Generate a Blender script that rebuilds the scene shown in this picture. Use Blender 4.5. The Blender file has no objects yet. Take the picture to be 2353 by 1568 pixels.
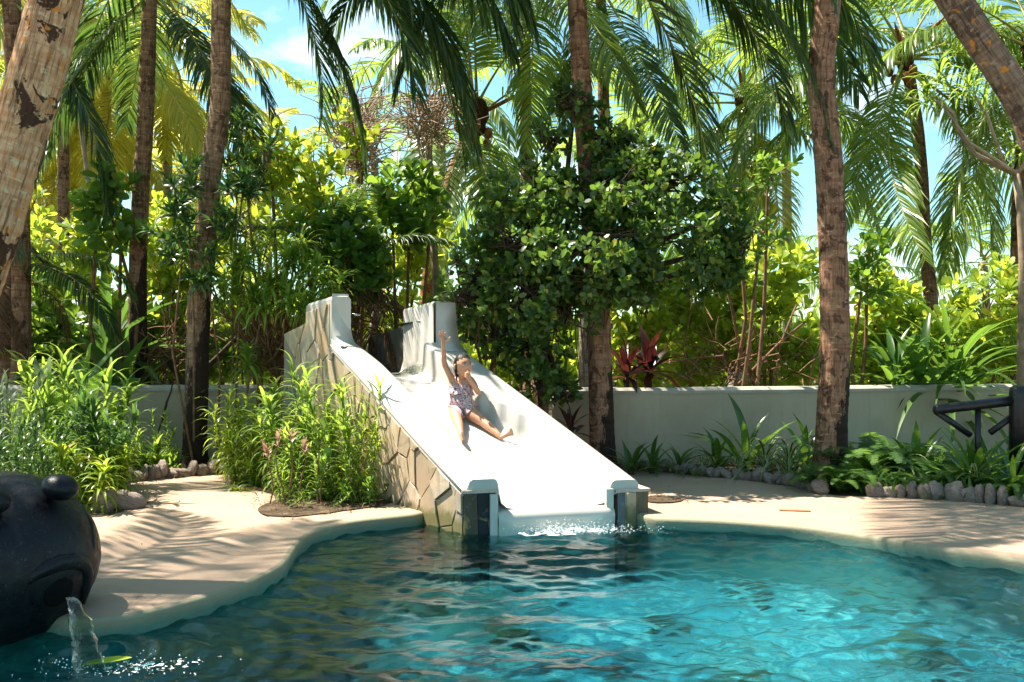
import bpy, bmesh, math, random
import numpy as np
from mathutils import Vector, Matrix, noise
from mathutils.geometry import tessellate_polygon

SC = bpy.context.scene
COL = SC.collection
# ------------------------------------------------------------------ camera, sky, sun, exposure
CAMZ = 1.35
F, CX, CY = 2287.6, 1176.5, 784.0          # the photograph's own scale, used to lay things out
cam = bpy.data.cameras.new("camera"); camo = bpy.data.objects.new("camera", cam); COL.objects.link(camo)
camo.location = (0, 0, CAMZ); camo.rotation_euler = (math.radians(90), 0, 0)
cam.lens = 35; cam.sensor_width = 36; cam.clip_start = .05; cam.clip_end = 3000
SC.camera = camo
SUN_EL = math.radians(61)
SUN_H = Vector((-.93, .37)).normalized()
SUN_DIR = Vector((SUN_H.x*math.cos(SUN_EL), SUN_H.y*math.cos(SUN_EL), math.sin(SUN_EL)))
w = bpy.data.worlds.new("World"); SC.world = w; w.use_nodes = True
nt = w.node_tree; nt.nodes.clear()
N = nt.nodes.new; L = nt.links.new
sky = N('ShaderNodeTexSky'); sky.sky_type = 'NISHITA'; sky.sun_disc = False
sky.sun_elevation = SUN_EL; sky.sun_rotation = math.atan2(SUN_H.x, SUN_H.y) % (2*math.pi)
sky.air_density = 1.0; sky.dust_density = .6; sky.ozone_density = 2.0
tint = N('ShaderNodeMix'); tint.data_type = 'RGBA'; tint.blend_type = 'MULTIPLY'; tint.inputs[0].default_value = 1
tint.inputs[7].default_value = (.76, 1.02, .88, 1)
L(sky.outputs[0], tint.inputs[6])
tc = N('ShaderNodeTexCoord'); mp = N('ShaderNodeMapping'); mp.inputs['Scale'].default_value = (2.2, 2.2, 6.5)
L(tc.outputs['Generated'], mp.inputs[0])
nz = N('ShaderNodeTexNoise'); nz.inputs['Scale'].default_value = 1.5; nz.inputs['Detail'].default_value = 7; nz.inputs['Roughness'].default_value = .58
nz.inputs['Distortion'].default_value = .5
L(mp.outputs[0], nz.inputs['Vector'])
rp = N('ShaderNodeValToRGB'); rp.color_ramp.elements[0].position = .54; rp.color_ramp.elements[1].position = .84
L(nz.outputs[0], rp.inputs[0])
cl = N('ShaderNodeMix'); cl.data_type = 'RGBA'; cl.inputs[7].default_value = (8.2, 8.0, 7.4, 1)
L(rp.outputs[0], cl.inputs[0]); L(tint.outputs[2], cl.inputs[6])
bg = N('ShaderNodeBackground'); bg.inputs[1].default_value = .084
L(cl.outputs[2], bg.inputs[0])
wo = N('ShaderNodeOutputWorld'); L(bg.outputs[0], wo.inputs[0])
sl = bpy.data.lights.new("sun", 'SUN'); sl.energy = 5.0; sl.angle = math.radians(.55); sl.color = (1, .915, .775)
so = bpy.data.objects.new("sun", sl); COL.objects.link(so)
so.rotation_euler = SUN_DIR.to_track_quat('Z', 'Y').to_euler(); so.location = (-10, -3, 20)
SC.view_settings.view_transform = 'Standard'; SC.view_settings.look = 'None'
SC.view_settings.exposure = 1.68; SC.view_settings.gamma = 1; SC.view_settings.use_curve_mapping = False
SC.render.engine = 'CYCLES'
cy = SC.cycles
cy.use_denoising = True
try: cy.denoiser = 'OPENIMAGEDENOISE'; cy.denoising_input_passes = 'RGB_ALBEDO_NORMAL'
except Exception: pass
cy.max_bounces = 7; cy.diffuse_bounces = 3; cy.glossy_bounces = 3; cy.transmission_bounces = 5; cy.transparent_max_bounces = 8
cy.caustics_reflective = False; cy.caustics_refractive = True; cy.sample_clamp_indirect = 4; cy.blur_glossy = .6
cy.use_adaptive_sampling = True; cy.adaptive_threshold = .02

# ------------------------------------------------------------------ helpers
rng = np.random.default_rng(7)
R = random.Random(11)
def P(px, py, Y): return Vector(((px-CX)/F*Y, Y, CAMZ-(py-CY)/F*Y))
def G(px, py, z=0.0):
    Y = (CAMZ-z)*F/(py-CY); return P(px, py, Y)
def smooth(a, b, x):
    t = min(1, max(0, (x-a)/(b-a))); return t*t*(3-2*t)
def link(o, parent=None):
    COL.objects.link(o)
    if parent is not None: o.parent = parent
    return o
def thing(name, label, cat, loc=(0, 0, 0), group=None):
    o = bpy.data.objects.new(name, None); o.location = loc; o.empty_display_size = .1
    COL.objects.link(o); o['label'] = label; o['category'] = cat
    if group: o['group'] = group
    return o
def tag(o, label=None, cat=None, group=None, kind=None):
    for k, v in (('label', label), ('category', cat), ('group', group), ('kind', kind)):
        if v: o[k] = v
    return o
def mesh_np(name, V, faces, rnd=None, tcoord=None, smooth_=False):
    """faces: list of (M x k) int arrays"""
    me = bpy.data.meshes.new(name)
    V = np.asarray(V, dtype=np.float32)
    me.vertices.add(len(V)); me.vertices.foreach_set('co', V.ravel())
    faces = [np.asarray(f, dtype=np.int32) for f in faces if len(f)]
    nl = sum(f.size for f in faces); npoly = sum(len(f) for f in faces)
    me.loops.add(nl); me.polygons.add(npoly)
    li = np.concatenate([f.ravel() for f in faces])
    tot = np.concatenate([np.full(len(f), f.shape[1], np.int32) for f in faces])
    st = np.concatenate([[0], np.cumsum(tot)[:-1]]).astype(np.int32)
    me.loops.foreach_set('vertex_index', li)
    me.polygons.foreach_set('loop_start', st)
    me.polygons.foreach_set('loop_total', tot)
    me.polygons.foreach_set('use_smooth', np.full(npoly, bool(smooth_)))
    if rnd is not None:
        a = me.attributes.new('rnd', 'FLOAT', 'POINT'); a.data.foreach_set('value', np.asarray(rnd, np.float32))
    if tcoord is not None:
        a = me.attributes.new('tc', 'FLOAT_VECTOR', 'POINT'); a.data.foreach_set('vector', np.asarray(tcoord, np.float32).ravel())
    me.update(calc_edges=True)
    return me
class MB:
    def __init__(s): s.V = []; s.F = {}; s.n = 0; s.T = []; s.hasT = False
    def add(s, V, faces, T=None):
        V = np.asarray(V, float).reshape(-1, 3)
        s.V.append(V)
        s.T.append(np.asarray(T, float).reshape(-1, 3) if T is not None else V)
        if T is not None: s.hasT = True
        for f in faces:
            f = np.asarray(f, int)
            if f.ndim == 1: f = f[None]
            s.F.setdefault(f.shape[1], []).append(f+s.n)
        s.n += len(V)
    def box(s, c, d, rot=None):
        c = Vector(c); x, y, z = d[0]/2, d[1]/2, d[2]/2
        vs = [Vector((a*x, b*y, e*z)) for a in (-1, 1) for b in (-1, 1) for e in (-1, 1)]
        if rot is not None: vs = [rot @ v for v in vs]
        s.add([c+v for v in vs], [np.array([[0, 1, 3, 2], [4, 6, 7, 5], [0, 4, 5, 1], [2, 3, 7, 6], [0, 2, 6, 4], [1, 5, 7, 3]])])
    def tube(s, pts, rad, n=8, cap=True, ring=None):
        pts = [Vector(p) for p in pts]; m = len(pts)
        if not hasattr(rad, '__len__'): rad = [rad]*m
        V = []; T = []; up = None; h = 0
        for i, p in enumerate(pts):
            t = (pts[min(i+1, m-1)]-pts[max(i-1, 0)]).normalized()
            if up is None:
                up = Vector((1, 0, 0)) if abs(t.x) < .8 else Vector((0, 1, 0))
            a = (up-t*up.dot(t)).normalized(); b = t.cross(a); up = a
            if i: h += (p-pts[i-1]).length
            for k in range(n):
                an = 2*math.pi*k/n; d = a*math.cos(an)+b*math.sin(an)
                r = rad[i]*(1 if ring is None else ring(i, k, h, an))
                V.append(p+d*r); T.append((math.cos(an)*rad[i], math.sin(an)*rad[i], h))
        q = []
        for i in range(m-1):
            for k in range(n):
                q.append((i*n+k, i*n+(k+1) % n, (i+1)*n+(k+1) % n, (i+1)*n+k))
        fs = [np.array(q)]
        if cap: fs += [np.array([list(range(n))[::-1]]), np.array([[(m-1)*n+k for k in range(n)]])]
        s.add(V, fs, T)
    def ell(s, c, r, rot=None, nu=12, nv=8, f=None):
        V = []; c = Vector(c)
        if not hasattr(r, '__len__'): r = (r, r, r)
        for j in range(nv+1):
            ph = math.pi*j/nv
            for i in range(nu):
                th = 2*math.pi*i/nu
                u = Vector((math.sin(ph)*math.cos(th), math.sin(ph)*math.sin(th), math.cos(ph)))
                v = Vector((u.x*r[0], u.y*r[1], u.z*r[2]))
                if f: v = v*f(u)
                if rot is not None: v = rot @ v
                V.append(c+v)
        q = [(j*nu+i, (j+1)*nu+i, (j+1)*nu+(i+1) % nu, j*nu+(i+1) % nu) for j in range(nv) for i in range(nu)]
        s.add(V, [np.array(q)])
    def build(s, name, mat, parent=None, smooth_=False, local=None):
        V = np.concatenate(s.V)
        if local is not None: V = V-np.asarray(local, float)
        me = mesh_np(name, V, [np.concatenate(f) for f in s.F.values()], tcoord=np.concatenate(s.T) if s.hasT else None, smooth_=smooth_)
        if mat: me.materials.append(mat)
        return link(bpy.data.objects.new(name, me), parent)

# ------------------------------------------------------------------ materials
class NT:
    def __init__(s, name):
        s.m = bpy.data.materials.new(name); s.m.use_nodes = True; s.t = s.m.node_tree; s.t.nodes.clear()
        s.out = s.n('ShaderNodeOutputMaterial')
    def n(s, k, **kw):
        x = s.t.nodes.new(k)
        for a, b in kw.items(): setattr(x, a, b)
        return x
    def l(s, a, b): s.t.links.new(a, b)
    def val(s, sock, v):
        if hasattr(v, 'is_linked') or isinstance(v, bpy.types.NodeSocket): s.l(v, sock)
        elif v is not None:
            try: sock.default_value = v
            except Exception: sock.default_value = tuple(v)+(1,)
    def coord(s, kind='Object', scale=(1, 1, 1)):
        c = s.n('ShaderNodeTexCoord'); m = s.n('ShaderNodeMapping'); m.inputs['Scale'].default_value = scale
        if kind == 'tc':
            a = s.n('ShaderNodeAttribute'); a.attribute_name = 'tc'; s.l(a.outputs['Vector'], m.inputs[0])
        elif kind == 'World':
            g = s.n('ShaderNodeNewGeometry'); s.l(g.outputs['Position'], m.inputs[0])
        else: s.l(c.outputs[kind], m.inputs[0])
        return m.outputs[0]
    def noise(s, vec, scale, detail=4, rough=.55, dist=0):
        x = s.n('ShaderNodeTexNoise'); s.l(vec, x.inputs['Vector'])
        x.inputs['Scale'].default_value = scale; x.inputs['Detail'].default_value = detail
        x.inputs['Roughness'].default_value = rough; x.inputs['Distortion'].default_value = dist
        return x.outputs[0]
    def ramp(s, fac, stops, interp='LINEAR'):
        x = s.n('ShaderNodeValToRGB'); r = x.color_ramp; r.interpolation = interp
        while len(r.elements) < len(stops): r.elements.new(.5)
        for e, (p, c) in zip(r.elements, stops):
            e.position = p; e.color = (c, c, c, 1) if not hasattr(c, '__len__') else tuple(c)+(1,)
        s.l(fac, x.inputs[0]); return x.outputs[0]
    def mix(s, fac, a, b, mode='MIX'):
        x = s.n('ShaderNodeMix'); x.data_type = 'RGBA'; x.blend_type = mode
        s.val(x.inputs[0], fac); s.val(x.inputs[6], a); s.val(x.inputs[7], b); return x.outputs[2]
    def math(s, op, a, b=0, clamp=False):
        x = s.n('ShaderNodeMath'); x.operation = op; x.use_clamp = clamp
        s.val(x.inputs[0], a); s.val(x.inputs[1], b); return x.outputs[0]
    def bump(s, h, strength=.3, dist=.02, normal=None):
        x = s.n('ShaderNodeBump'); x.inputs['Strength'].default_value = strength; x.inputs['Distance'].default_value = dist
        s.l(h, x.inputs['Height'])
        if normal is not None: s.l(normal, x.inputs['Normal'])
        return x.outputs[0]
    def prin(s, col, rough=.6, spec=.5, normal=None, **kw):
        p = s.n('ShaderNodeBsdfPrincipled'); s.val(p.inputs['Base Color'], col); s.val(p.inputs['Roughness'], rough)
        p.inputs['Specular IOR Level'].default_value = spec
        if normal is not None: s.l(normal, p.inputs['Normal'])
        for k, v in kw.items(): s.val(p.inputs[k.replace('_', ' ')], v)
        return p.outputs[0]
    def done(s, sh): s.l(sh, s.out.inputs[0]); return s.m
    def rnd(s):
        a = s.n('ShaderNodeAttribute'); a.attribute_name = 'rnd'; o = s.n('ShaderNodeObjectInfo')
        return s.math('FRACT', s.math('ADD', a.outputs['Fac'], o.outputs['Random']))

def leaf_mat(name, cols, trans, tw=.42, rough=.42, spec=.5, rare=None):
    """cols: dark, mid, light; trans = colour of the light that comes through"""
    m = NT(name); r = m.rnd()
    st = [(0, cols[0]), (.45, cols[1]), (.88, cols[2])]
    if rare: st += [(.955, cols[2]), (.965, rare)]
    c = m.ramp(r, st)
    v = m.noise(m.coord('World'), 14, 2)
    c = m.mix(m.ramp(v, [(.3, .0), (.7, .35)]), c, cols[0])
    tcol = m.mix(.35, m.ramp(r, [(0, tuple(x*.7 for x in trans)), (.6, trans), (1, tuple(min(1, x*1.25) for x in trans))]), c, 'MIX')
    p = m.prin(c, rough, spec)
    t = m.n('ShaderNodeBsdfTranslucent'); m.l(tcol, t.inputs[0])
    x = m.n('ShaderNodeMixShader'); x.inputs[0].default_value = tw; m.l(p, x.inputs[1]); m.l(t.outputs[0], x.inputs[2])
    return m.done(x.outputs[0])
def flat_mat(name, col, rough=.6, spec=.5, var=.15, scale=8, bump=.2, kind='Object', **kw):
    m = NT(name); c = m.coord(kind); n_ = m.noise(c, scale, 6)
    c2 = tuple(x*(1-var*1.6) for x in col)
    cc = m.mix(m.ramp(n_, [(.3, 0), (.7, 1)]), col, c2)
    return m.done(m.prin(cc, rough, spec, m.bump(m.noise(c, scale*5, 4), bump, .01), **kw))

M = {}
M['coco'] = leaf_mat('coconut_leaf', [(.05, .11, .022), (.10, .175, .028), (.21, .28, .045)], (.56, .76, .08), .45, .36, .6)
M['coco_dark'] = leaf_mat('coconut_leaf_shade', [(.018, .045, .018), (.034, .078, .024), (.07, .125, .036)], (.2, .36, .05), .32, .4, .45)  # darker copy of the coconut leaf, near crowns' shade put into its colour
M['coco_yellow'] = leaf_mat('coconut_leaf_yellow_backlit', [(.24, .27, .03), (.38, .38, .04), (.56, .46, .06)], (.95, .9, .14), .55, .4, .5)  # far crowns' back light put into the colour; also used for yellow lower fronds
M['coco_dead'] = leaf_mat('dry_frond', [(.07, .035, .018), (.13, .065, .03), (.2, .11, .055)], (.22, .1, .03), .2, .7, .2)
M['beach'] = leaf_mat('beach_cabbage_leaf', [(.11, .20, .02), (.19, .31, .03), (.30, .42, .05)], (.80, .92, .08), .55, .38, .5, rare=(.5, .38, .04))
M['beach_dark'] = leaf_mat('shaded_broad_leaf', [(.04, .105, .02), (.07, .16, .026), (.12, .235, .035)], (.42, .66, .06), .45, .36, .5, rare=(.4, .32, .04))  # darker copy of the beach leaf with shade put into its colour
M['ficus'] = leaf_mat('small_round_leaf', [(.022, .058, .014), (.042, .10, .02), (.17, .26, .045)], (.28, .48, .05), .36, .33, .55, rare=(.42, .36, .05))
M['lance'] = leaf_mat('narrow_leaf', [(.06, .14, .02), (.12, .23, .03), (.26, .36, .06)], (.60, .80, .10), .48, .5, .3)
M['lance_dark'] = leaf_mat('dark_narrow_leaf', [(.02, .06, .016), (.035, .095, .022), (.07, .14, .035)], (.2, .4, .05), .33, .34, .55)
M['droop'] = leaf_mat('drooping_leaf', [(.09, .17, .018), (.16, .26, .025), (.28, .36, .04)], (.66, .84, .07), .48, .35, .5, rare=(.45, .32, .04))
M['strap'] = leaf_mat('strap_leaf', [(.022, .065, .014), (.042, .11, .02), (.085, .18, .03)], (.3, .52, .05), .36, .3, .55)
M['fern'] = leaf_mat('fern_leaf', [(.03, .08, .016), (.055, .13, .022), (.1, .19, .03)], (.28, .5, .05), .4, .5, .35)
M['red'] = leaf_mat('red_leaf', [(.02, .007, .009), (.045, .012, .014), (.09, .04, .02)], (.22, .035, .03), .25, .35, .5)
M['pink'] = leaf_mat('pink_leaf', [(.3, .16, .12), (.45, .25, .2), (.55, .42, .25)], (.6, .35, .25), .35, .4, .4)
M['grey_leaf'] = leaf_mat('grey_green_leaf', [(.07, .11, .06), (.12, .17, .10), (.18, .24, .15)], (.3, .42, .15), .3, .55, .25)
# striped spider-plant leaf: cream margins from the blade's own cross coordinate
m = NT('striped_leaf'); a = m.n('ShaderNodeAttribute'); a.attribute_name = 'tc'
sx = m.n('ShaderNodeSeparateXYZ'); m.l(a.outputs['Vector'], sx.inputs[0])
c = m.mix(m.ramp(m.math('ABSOLUTE', sx.outputs[0]), [(.45, 0), (.6, 1)]), (.06, .14, .03), (.5, .52, .25))
p = m.prin(c, .4, .5); t = m.n('ShaderNodeBsdfTranslucent'); m.l(c, t.inputs[0]); x = m.n('ShaderNodeMixShader'); x.inputs[0].default_value = .35
m.l(p, x.inputs[1]); m.l(t.outputs[0], x.inputs[2]); M['striped'] = m.done(x.outputs[0])

def bark(name, c1, c2, c3, lichen=0., scars=.5, black_h=0., rusty=0., sc=1.):
    m = NT(name); v = m.coord('tc'); 
    fib = m.noise(m.coord('tc', (30, 30, 3.0)), 1.6, 6, .6)
    ring = m.noise(m.coord('tc', (1.2, 1.2, 26)), 1.0, 4, .55, .4)
    c = m.mix(m.ramp(ring, [(.42, 0), (.56, 1)]), c1, c2)
    c = m.mix(m.math('MULTIPLY', m.ramp(fib, [(.45, 0), (.6, 1)]), .55), c, c3)
    spots = m.noise(m.coord('tc', (7*sc, 7*sc, 6*sc)), 1.1, 4, .6, .6)
    c = m.mix(m.math('MULTIPLY', m.ramp(spots, [(.545, 0), (.565, 1)]), scars), c, tuple(x*.35 for x in c3))
    pale = m.noise(m.coord('tc', (10, 10, 22)), 1.3, 3, .6)
    c = m.mix(m.math('MULTIPLY', m.ramp(pale, [(.60, 0), (.66, 1)]), .6), c, tuple(min(.6, x*1.7) for x in c2))
    if lichen:
        li = m.noise(m.coord('tc', (9, 9, 7)), 1.5, 3, .5, .3)
        c = m.mix(m.math('MULTIPLY', m.ramp(li, [(.63, 0), (.68, 1)]), lichen), c, (.62, .22, .025))
    if black_h:
        sp = m.n('ShaderNodeSeparateXYZ'); m.l(v, sp.inputs[0])
        hh = m.math('ADD', sp.outputs[2], m.math('MULTIPLY', m.math('SUBTRACT', m.noise(m.coord('tc', (9, 9, 4)), 1.2, 6, .7), .5), 2.6))
        hh = m.math('SUBTRACT', hh, m.math('MULTIPLY', sp.outputs[0], 6.5))
        c = m.mix(m.math('MULTIPLY', m.ramp(m.math('DIVIDE', hh, black_h), [(.8, 1), (1.0, 0)]), .93), c, (.017, .012, .009))
    cr = m.noise(m.coord('tc', (26, 26, 2.2)), 1.9, 6, .7); c = m.mix(m.math('MULTIPLY', m.ramp(cr, [(.36, 1), (.41, 0)]), .75), c, tuple(x*.4 for x in c3))
    b = m.bump(m.math('ADD', fib, m.math('MULTIPLY', m.ramp(cr, [(.38, 0), (.44, 1)]), .6)), .7, .02)
    return m.done(m.prin(c, .85, .25, b))
M['bark_tan'] = bark('pale_tan_bark', (.54, .285, .14), (.62, .375, .21), (.15, .065, .035), lichen=.95, scars=.97, sc=.62)
M['bark_brown'] = bark('brown_palm_bark', (.20, .105, .06), (.29, .17, .105), (.08, .042, .028), scars=.75, black_h=0)
M['bark_black'] = bark('brown_bark_black_foot', (.23, .13, .075), (.33, .205, .125), (.07, .04, .025), scars=.6, black_h=1.25)
M['bark_black_low'] = bark('brown_bark_low_black_foot', (.27, .135, .078), (.34, .195, .12), (.12, .055, .035), scars=.7, black_h=.5)
M['bark_grey'] = bark('grey_palm_bark', (.30, .25, .21), (.42, .36, .31), (.16, .11, .09), scars=.6)
M['bark_lichen'] = bark('brown_bark_with_lichen', (.20, .12, .08), (.29, .19, .135), (.09, .05, .03), lichen=1, scars=.5)
M['bark_rust'] = bark('rusty_fibre_bark', (.32, .12, .04), (.45, .2, .07), (.1, .03, .02), scars=.6)
M['twig'] = flat_mat('brown_twig', (.27, .15, .08), .8, .2, .4, 12)
M['twig_dark'] = flat_mat('dark_twig', (.09, .06, .04), .85, .2, .4, 12)
M['twig_pale'] = flat_mat('pale_branch', (.42, .31, .21), .8, .2, .35, 10)
M['stem_green'] = flat_mat('green_stem', (.12, .2, .04), .6, .3, .3, 12)
M['rachis'] = flat_mat('frond_midrib', (.33, .33, .07), .45, .4, .3, 3)
M['fibre'] = flat_mat('brown_palm_fibre', (.10, .05, .028), .9, .1, .5, 20)
M['coconut'] = flat_mat('orange_brown_coconut', (.36, .13, .035), .5, .4, .4, 9)
# ------------------------------------------------------------------ ground, deck, pool
WZ = -.10
edge_px = [(-260, 1392), (-60, 1398), (80, 1408), (160, 1414), (230, 1416), (330, 1401), (430, 1376), (520, 1348), (590, 1321), (632, 1299), (655, 1276), (668, 1252), (690, 1230),
           (720, 1214), (770, 1201), (830, 1191), (900, 1184), (968, 1177)]
edge_r = [(1484, 1185), (1560, 1189), (1650, 1192), (1740, 1197), (1840, 1205), (1930, 1216), (2030, 1232), (2130, 1250), (2240, 1266), (2353, 1282), (2480, 1302)]
EL = [G(*p) for p in edge_px]; ER = [G(*p) for p in edge_r]
pool = [Vector((-6.2, 1.0, 0)), Vector((-5.8, 4.3, 0))]+EL+[Vector((-.5, 8.6, 0)), Vector((.6, 8.9, 0))]+ER+[Vector((6, 5.2, 0)), Vector((6.5, 1, 0)), Vector((3, -2.5, 0)), Vector((-3, -2.5, 0))]
def smooth_poly(pts, it=2, closed=True):
    for _ in range(it):
        q = []
        for i in range(len(pts)):
            a, b = pts[i], pts[(i+1) % len(pts)]
            q += [a*.75+b*.25, a*.25+b*.75]
        pts = q
    return pts
poolS = smooth_poly(pool, 2)
def sheet(name, outer, z, mat, kind='structure', holes=(), parent=None, th=0):
    rings = [list(outer)]+[list(h) for h in holes]
    tri = tessellate_polygon([[Vector((p.x, p.y, 0)) for p in r] for r in rings])
    V = [(p.x, p.y, z) for r in rings for p in r]
    me = bpy.data.meshes.new(name); me.from_pydata(V, [], [tuple(t) for t in tri]); me.update()
    bm = bmesh.new(); bm.from_mesh(me); bmesh.ops.recalc_face_normals(bm, faces=bm.faces)
    for f in bm.faces:
        if f.normal.z < 0: f.normal_flip()
    bm.to_mesh(me); bm.free()
    me.materials.append(mat); o = link(bpy.data.objects.new(name, me), parent)
    if kind: o['kind'] = kind
    return o
m = NT('garden_soil'); v = m.coord('World'); c = m.ramp(m.noise(v, 5, 8, .7), [(.3, (.035, .024, .016)), (.5, (.09, .065, .042)), (.7, (.2, .16, .11))])
M['soil'] = m.done(m.prin(c, .95, .1, m.bump(m.noise(v, 22, 6, .7), .9, .04)))
m = NT('sand_deck'); v = m.coord('World')
c = m.mix(m.ramp(m.noise(v, .9, 5, .6), [(.35, 0), (.7, 1)]), (.40, .285, .21), (.335, .235, .17))
gv = m.noise(v, 2.4, 5, .6, .3); c = m.mix(m.ramp(gv, [(.56, 0), (.72, .38)]), c, (.40, .385, .26))
c = m.mix(m.ramp(m.noise(v, 260, 2, .5), [(.35, .16), (.65, 0)]), c, (.34, .25, .17))
c = m.mix(m.ramp(m.noise(v, 34, 3, .6), [(.66, 0), (.75, .45)]), c, (.3, .24, .17))
M['deck'] = m.done(m.prin(c, .85, .25, m.bump(m.math('ADD', m.noise(v, 190, 3), m.math('MULTIPLY', m.noise(v, 3, 3), 2)), .35, .004)))
ground = sheet('ground', [Vector((-250, -60, 0)), Vector((250, -60, 0)), Vector((250, 400, 0)), Vector((-250, 400, 0))], -.012, M['soil'], holes=[poolS])
rockL = [G(*p) for p in [(178, 1172), (215, 1176), (282, 1168), (262, 1128), (246, 1112), (300, 1106), (360, 1100), (420, 1094), (480, 1089), (548, 1086)]]
rockR = [G(*p) for p in [(1425, 1077), (1520, 1083), (1620, 1093), (1720, 1102), (1832, 1117), (1880, 1132)]]
rockR2 = [G(*p) for p in [(1990, 1140), (2060, 1141), (2140, 1146), (2230, 1152), (2353, 1163), (2500, 1180)]]
deck_out = list(poolS)
outer = [Vector((-16, -18, 0)), Vector((-16, 7.0, 0)), Vector((-9, 7.2, 0)), Vector((-5.4, 7.4, 0))]+rockL+[G(640, 1080), G(700, 1078), Vector((-.6, 10.6, 0)), Vector((.9, 10.5, 0))]+rockR+[G(1930, 1139)]+rockR2+[Vector((9, 7.0, 0)), Vector((16, 6.5, 0)), Vector((16, -18, 0))]
deck = sheet('deck', outer, -.004, M['deck'], holes=[poolS])
# rounded coping edge + pool side wall, one strip each
m = NT('pool_edge'); v = m.coord('World'); sp = m.n('ShaderNodeSeparateXYZ'); m.l(v, sp.inputs[0])
c = m.mix(m.ramp(m.noise(v, 3, 4), [(.3, 0), (.7, 1)]), (.30, .26, .175), (.24, .22, .145))
nn = m.math('ADD', sp.outputs[2], m.math('MULTIPLY', m.math('SUBTRACT', m.noise(v, 9, 6, .7), .5), .045))
c = m.mix(m.ramp(m.math('ADD', nn, .085), [(.0, 1), (.045, .0)]), c, (.10, .19, .15))
c = m.mix(m.ramp(nn, [(-.03, 0), (-.018, 0), (-.008, .0), (0, .55)]), c, (.23, .14, .08))
M['pool_edge'] = m.done(m.prin(c, .7, .3, m.bump(m.noise(v, 40, 5), .4, .006)))
m = NT('pool_wall'); v = m.coord('World')
c = m.ramp(m.noise(v, 4, 6, .65), [(.3, (.06, .22, .22)), (.7, (.16, .36, .32))])
M['pool_wall'] = m.done(m.prin(c, .6))
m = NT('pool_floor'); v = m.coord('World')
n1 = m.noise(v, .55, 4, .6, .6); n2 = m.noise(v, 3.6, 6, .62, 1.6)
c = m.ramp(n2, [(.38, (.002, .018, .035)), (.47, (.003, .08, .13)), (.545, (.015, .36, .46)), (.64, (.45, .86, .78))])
spx = m.n('ShaderNodeSeparateXYZ'); m.l(v, spx.inputs[0]); n1 = m.math('ADD', n1, m.ramp(m.math('MULTIPLY', m.math('ADD', spx.outputs[0], 4), .16), [(0, .22), (.55, .12), (.75, .07), (.95, .02)]))  # floor darkened towards the left to paint in the dark greenery reflections
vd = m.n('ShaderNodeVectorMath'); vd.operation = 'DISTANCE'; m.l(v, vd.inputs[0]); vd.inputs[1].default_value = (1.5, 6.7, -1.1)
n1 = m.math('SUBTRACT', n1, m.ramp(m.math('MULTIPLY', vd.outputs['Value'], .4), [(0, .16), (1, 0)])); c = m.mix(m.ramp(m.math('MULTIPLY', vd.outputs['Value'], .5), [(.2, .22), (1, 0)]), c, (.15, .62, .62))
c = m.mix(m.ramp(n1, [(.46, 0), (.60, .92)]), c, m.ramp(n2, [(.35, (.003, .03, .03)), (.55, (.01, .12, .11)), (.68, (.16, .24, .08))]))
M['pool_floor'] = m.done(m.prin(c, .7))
def ring_strip(name, ring, prof, mat, nsub=1):
    V = []; n = len(ring); k = len(prof)
    ar = sum(ring[i].x*ring[(i+1) % n].y-ring[(i+1) % n].x*ring[i].y for i in range(n)); sg = 1 if ar > 0 else -1
    for i in range(n):
        t = (ring[(i+1) % n]-ring[i-1]).normalized(); nr = Vector((-t.y, t.x, 0))*sg   # towards inside of pool
        for d, z in prof: V.append((ring[i].x+nr.x*d, ring[i].y+nr.y*d, z))
    q = [(i*k+j, ((i+1) % n)*k+j, ((i+1) % n)*k+j+1, i*k+j+1) for i in range(n) for j in range(k-1)]
    me = mesh_np(name, V, [np.array(q)], smooth_=True); me.materials.append(mat)
    o = link(bpy.data.objects.new(name, me)); o['kind'] = 'structure'; return o
ring_strip('pool_edge', poolS, [(0, -.004), (.018, -.007), (.03, -.018), (.034, -.034), (.03, -.06), (.03, -.15)], M['pool_edge'])
ring_strip('pool_wall', poolS, [(.03, -.15), (.04, -.45), (.12, -.85), (.3, -1.15)], M['pool_wall'])
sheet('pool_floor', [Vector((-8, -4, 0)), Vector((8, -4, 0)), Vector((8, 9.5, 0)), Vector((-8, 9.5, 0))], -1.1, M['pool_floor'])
# rocks and dark lumps on the pool floor show through the ripples
# water: a real wavy surface
nx, ny = 860, 620
xs = np.linspace(-6.3, 6.3, nx); ys = 3.0+(8.9-3.0)*np.linspace(0, 1, ny)**1.0
X, Y = np.meshgrid(xs, ys)
Z = np.zeros_like(X); rw = np.random.default_rng(5)
cxs, cys = .35, 8.3
r = np.hypot(X-cxs, Y-cys)
warp = .22*np.sin(X*1.7+Y*.9)+.15*np.sin(X*.8-Y*2.1+1)+.1*np.sin(3.1*X+1.2*Y)
Z += .0115*np.sin((r+warp)*2*math.pi/.34)*np.exp(-np.maximum(r-.8, 0)/3.4)*(.65+.35*np.sin(X*2.3+Y*1.1))
Z += .0022*np.sin((r*1.0+warp*1.6)*2*math.pi/.21+1)*np.exp(-np.maximum(r-.6, 0)/2.6)*(.5+.5*np.sin(X*1.9-Y*2.7))
for i in range(46):
    lam = .09*(9**rw.random()); th = rw.normal(math.pi/2, .38)
    a = .0046*lam**.85*(.6+.8*rw.random()); kx, ky = math.cos(th)*2*math.pi/lam, math.sin(th)*2*math.pi/lam
    Z += a*np.sin(kx*(X+.05*np.sin(Y*4+i))+ky*(Y+.06*np.sin(X*3.1+i*2))+rw.random()*6.3)*(.6+.4*np.sin(X*rw.random()*2+Y*rw.random()*2+i))
mk = .28+.72/(1+np.exp(-(X-.9)/.35))
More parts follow.
